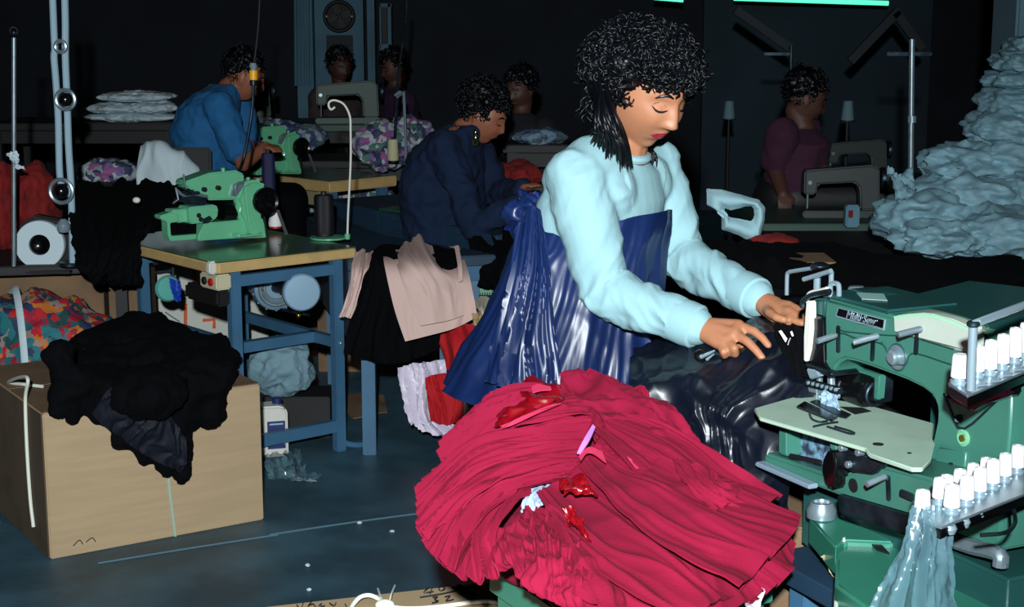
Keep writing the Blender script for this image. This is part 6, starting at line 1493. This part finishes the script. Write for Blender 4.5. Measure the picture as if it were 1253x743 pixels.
# left fan, several layers
lay = [
 ('crimson skirt fanned to the far left edge, uppermost of the left fan', [(520, 205), (500, 180), (460, 150), (430, 130), (400, 120)], [(400, 215), (380, 190), (350, 160), (330, 135), (320, 115)], [(260, 250), (240, 225), (235, 195), (235, 165), (245, 140)], [(105, 350), (85, 320), (95, 290), (140, 250), (220, 195)], .035),
 ('crimson skirt with long curved folds in the middle of the left fan', [(480, 330), (490, 300), (500, 270), (508, 240), (518, 208)], [(360, 350), (355, 315), (360, 280), (370, 245), (390, 210)], [(205, 425), (178, 375), (182, 322), (208, 272), (250, 232)], [(62, 565), (30, 520), (22, 470), (30, 420), (60, 350)], .028),
 ('crimson skirt with a ruffled hem low in the left fan', [(440, 380), (455, 365), (468, 350), (478, 340), (486, 325)], [(320, 408), (318, 385), (324, 362), (335, 342), (350, 325)], [(205, 500), (178, 465), (165, 432), (172, 398), (195, 365)], [(140, 652), (100, 622), (62, 590), (38, 550), (26, 500)], .022),
 ('crimson skirt folding down at the lower left of the heap', [(345, 420), (338, 410), (330, 405), (325, 400), (322, 395)], [(290, 455), (268, 435), (252, 420), (242, 405), (240, 395)], [(235, 560), (205, 525), (180, 495), (160, 470), (150, 445)], [(252, 655), (205, 664), (155, 660), (110, 638), (75, 602)], .012),
]
for i, (lb, a, b, c, d, h) in enumerate(lay):
    A = z8h([(x, y, h) for x, y in a]); Bm = z8h([(x, y, h+.018) for x, y in b]); Cm = z8h([(x, y, h+.01) for x, y in c]); D = z8h([(x, y, h-.025) for x, y in d])
    sheet('crimson_skirt', lb, A, D, [Bm, Cm], M['crimson'], both(folds(.023, 5.2, 30+i*5, warp=.7, G=.7, env=lambda u, v: .3+.8*u, fine=.22), folds(.004, 15, 31+i, warp=.4, G=1.2, fine=.2)), nu=120, nv=130)
# middle crumple between the two fans
sheet('crimson_skirt', 'tightly crumpled crimson skirt in the low middle of the heap',
      z8h([(320, 470, .0), (370, 485, .02), (430, 500, .02), (480, 520, .02)]),
      z8h([(280, 625, -.01), (330, 680, -.01), (420, 735, -.01), (520, 760, -.01)]),
      [z8h([(240, 530, .0), (320, 560, .02), (400, 580, .03), (480, 610, .02)]), z8h([(235, 590, .0), (320, 630, .01), (410, 670, .02), (510, 700, .01)])],
      M['crimson'], both(crump(.017, 9, 51, 3), folds(.014, 6, 9)), nu=120, nv=120)
sheet('crimson_skirt', 'crimson skirt crossing the centre below the white opening',
      z8h([(315, 480, -.005), (325, 478, .0), (360, 480, .01), (400, 470, .02)]),
      z8h([(370, 640, .0), (430, 690, .0), (520, 740, .0), (620, 770, .0)]),
      [z8h([(345, 530, .01), (400, 530, .03), (450, 530, .03), (520, 540, .03)]), z8h([(350, 590, .01), (430, 610, .02), (510, 640, .02), (600, 680, .01)])],
      M['crimson'], both(crump(.009, 7, 61, 2), folds(.016, 4, 29, fine=.2)), nu=100, nv=100)
# RIGHT FAN: from the waist at centre to the hems at the right and bottom
rf = [
 ('lowest crimson skirt of the right fan, its hem reaching the bottom edge', [(400, 470), (430, 440), (470, 400), (520, 370)], [(430, 600), (520, 560), (620, 520), (720, 470)], [(500, 720), (620, 690), (760, 640), (880, 570)], [(620, 800), (760, 790), (880, 760), (1000, 700)], -.012),
 ('crimson skirt of the right fan whose hem sticks out lowest at the right', [(560, 400), (600, 380), (640, 360), (700, 340)], [(700, 560), (760, 510), (820, 470), (880, 430)], [(850, 660), (930, 600), (990, 560), (1040, 510)], [(960, 735), (1040, 680), (1095, 620), (1090, 565)], -.02),
 ('crimson skirt spread broadly over the right half of the heap', [(365, 430), (400, 400), (445, 365), (490, 330)], [(450, 560), (530, 500), (600, 440), (670, 380)], [(600, 690), (700, 620), (790, 560), (870, 480)], [(790, 790), (880, 720), (960, 660), (1030, 590)], .012),
 ('crimson skirt with long straight folds on the right side', [(470, 330), (500, 310), (530, 285), (545, 260)], [(590, 470), (640, 420), (690, 380), (740, 330)], [(770, 610), (850, 540), (910, 480), (970, 420)], [(930, 690), (1010, 610), (1080, 540), (1105, 480)], .03),
 ('uppermost crimson skirt of the right fan with a folded back corner', [(520, 250), (540, 230), (560, 210), (590, 195)], [(650, 370), (700, 330), (740, 290), (770, 255)], [(760, 470), (820, 430), (880, 390), (930, 360)], [(900, 560), (960, 500), (1020, 450), (1060, 420)], .034),
]
for i, (lb, a, b, c, d, h) in enumerate(rf):
    A = z8h([(x, y, h) for x, y in a]); Bm = z8h([(x, y, h+.012) for x, y in b]); Cm = z8h([(x, y, h+.008) for x, y in c]); D = z8h([(x, y, h-.012) for x, y in d])
    sheet('crimson_skirt', lb, A, D, [Bm, Cm], M['crimson'], both(folds(.017, 4.2, 70+i*5, warp=.8, G=.7, env=lambda u, v: .5+.5*u, fine=.2), crump(.006, 5, i+3, 2)), nu=120, nv=120)
sheet('crimson_skirt', 'small turned up crimson skirt corner on the right fan',
      z8h([(740, 330, .045), (790, 340, .05), (830, 350, .05)]), z8h([(860, 480, .04), (905, 450, .045), (940, 410, .04)]), [z8h([(780, 400, .05), (840, 395, .055), (890, 380, .05)])], M['crimson'], folds(.01, 4, 88), nu=50, nv=50)
# red satin lining folded over the back left
sheet('red_lining', 'shiny red satin lining folded over the back left of the heap',
      z8h([(222, 235, .03), (250, 190, .03), (300, 130, .03), (350, 95, .03)]), z8h([(262, 238, .06), (330, 200, .065), (400, 168, .065), (438, 150, .06)]), [z8h([(240, 232, .055), (290, 180, .065), (350, 140, .065), (400, 112, .055)])], M['crimson_satin'], folds(.008, 3, 6), nu=50, nv=60)
sheet('satin_ribbon', 'pink glossy satin facing on the red lining at the back left',
      z8h([(268, 235, .072), (300, 215, .075), (360, 190, .075), (415, 175, .072)]), z8h([(262, 242, .066), (300, 228, .068), (360, 200, .068), (430, 172, .066)]), [], M['pink_satin'], None, nu=6, nv=24)
sheet('satin_ribbon', 'small pink satin gleam in the fold of the red lining',
      z8h([(345, 122, .078), (365, 115, .08), (400, 122, .075)]), z8h([(348, 138, .077), (372, 132, .078), (402, 130, .075)]), [], M['pink_satin'], None, nu=5, nv=12)
sheet('satin_ribbon', 'lilac ribbon strip at the centre top of the heap',
      z8h([(518, 228, .07), (526, 236, .07)]), z8h([(474, 308, .062), (484, 310, .062)]), [z8h([(492, 272, .07), (508, 274, .07)])], M['lilac_satin'], None, nu=16, nv=6)
sheet('satin_ribbon', 'pale pink ribbon below the lilac strip at the heap centre',
      z8h([(478, 318, .06), (508, 292, .062), (545, 305, .06)]), z8h([(484, 330, .06), (510, 306, .06), (556, 335, .058)]), [], M['pink_satin'], None, nu=6, nv=18)
sheet('satin_ribbon', 'pink satin loop at the heap centre above the white opening',
      z8h([(425, 400, .055), (450, 375, .06), (478, 360, .06)]), z8h([(440, 420, .05), (480, 425, .055), (535, 430, .05)]), [z8h([(430, 412, .065), (470, 400, .07), (505, 395, .065)])], M['crimson_satin'], crump(.01, 25, 4), nu=30, nv=30)
sheet('satin_ribbon', 'pink satin tuft below the centre loop of the heap',
      z8h([(436, 470, .05), (455, 462, .055), (470, 475, .05)]), z8h([(440, 500, .045), (480, 520, .05), (515, 555, .04)]), [], M['crimson_satin'], crump(.012, 30, 5), nu=24, nv=24)
sheet('satin_ribbon', 'thin pink ribbon on the upper right fan', z8h([(612, 320, .06), (618, 326, .06)]), z8h([(640, 352, .055), (648, 350, .055)]), [], M['pink_satin'], None, nu=8, nv=4)
sheet('white_lining', 'white and blue lining showing through the opening of the heap',
      z8h([(325, 405, .0), (370, 402, .0), (420, 395, .0)]), z8h([(318, 482, .0), (350, 482, .0), (385, 440, .0)]), [z8h([(322, 440, .005), (350, 440, .01), (395, 425, .0)])], mat('white blue lining', (170, 190, 220), .6), folds(.008, 4, 3), nu=30, nv=30)
sheet('white_lining', 'white satin edge peeking out at the bottom right of the heap',
      z8h([(955, 720, -.03), (985, 700, -.03), (1003, 690, -.03)]), z8h([(930, 800, -.04), (960, 790, -.04), (985, 780, -.04)]), [], M['white_satin'], crump(.008, 20, 3), nu=20, nv=20)
mb = MB()
# cartons and dark bar between the heap and the machine
tag(MB().box(C(992, 690, 2.75)+V((.02, .1, -.1)), (.26, .26, .36), bev=.004).build('cardboard_box', M['card_dark']), 'brown carton between the crimson heap and the green machine base', 'box')
# ------------------------------------------------------------------ camera, light, colour
cam = bpy.data.cameras.new('camera'); co = bpy.data.objects.new('camera', cam); link(co)
cam.sensor_width = 36; cam.lens = 36*F/1253; co.location = CAM; co.rotation_euler = (math.pi/2-PITCH, 0, 0); cam.clip_start = .05
SC.camera = co
w = bpy.data.worlds.new('w'); SC.world = w; w.use_nodes = True
w.node_tree.nodes['Background'].inputs[0].default_value = (.30, .5, .8, 1); w.node_tree.nodes['Background'].inputs[1].default_value = .02
def lamp(name, loc, target, size, e, col, spot=None):
    l = bpy.data.lights.new(name, 'SPOT' if spot else 'AREA'); o = bpy.data.objects.new(name, l); link(o)
    l.energy = e; l.color = col; o.location = loc
    if spot: l.shadow_soft_size = size; l.spot_size = R_(spot[0]); l.spot_blend = spot[1]
    else: l.size = size
    o.rotation_euler = (V(target)-V(loc)).to_track_quat('-Z', 'Y').to_euler(); return o
lamp('camera_flash', (-.04, -.42, 1.97), (-.35, 4.5, .85), .035, 1180, (.90, .98, 1.0), (62, .9))
SC.view_settings.view_transform = 'Standard'; SC.view_settings.look = 'None'; SC.view_settings.exposure = 0; SC.view_settings.gamma = 1
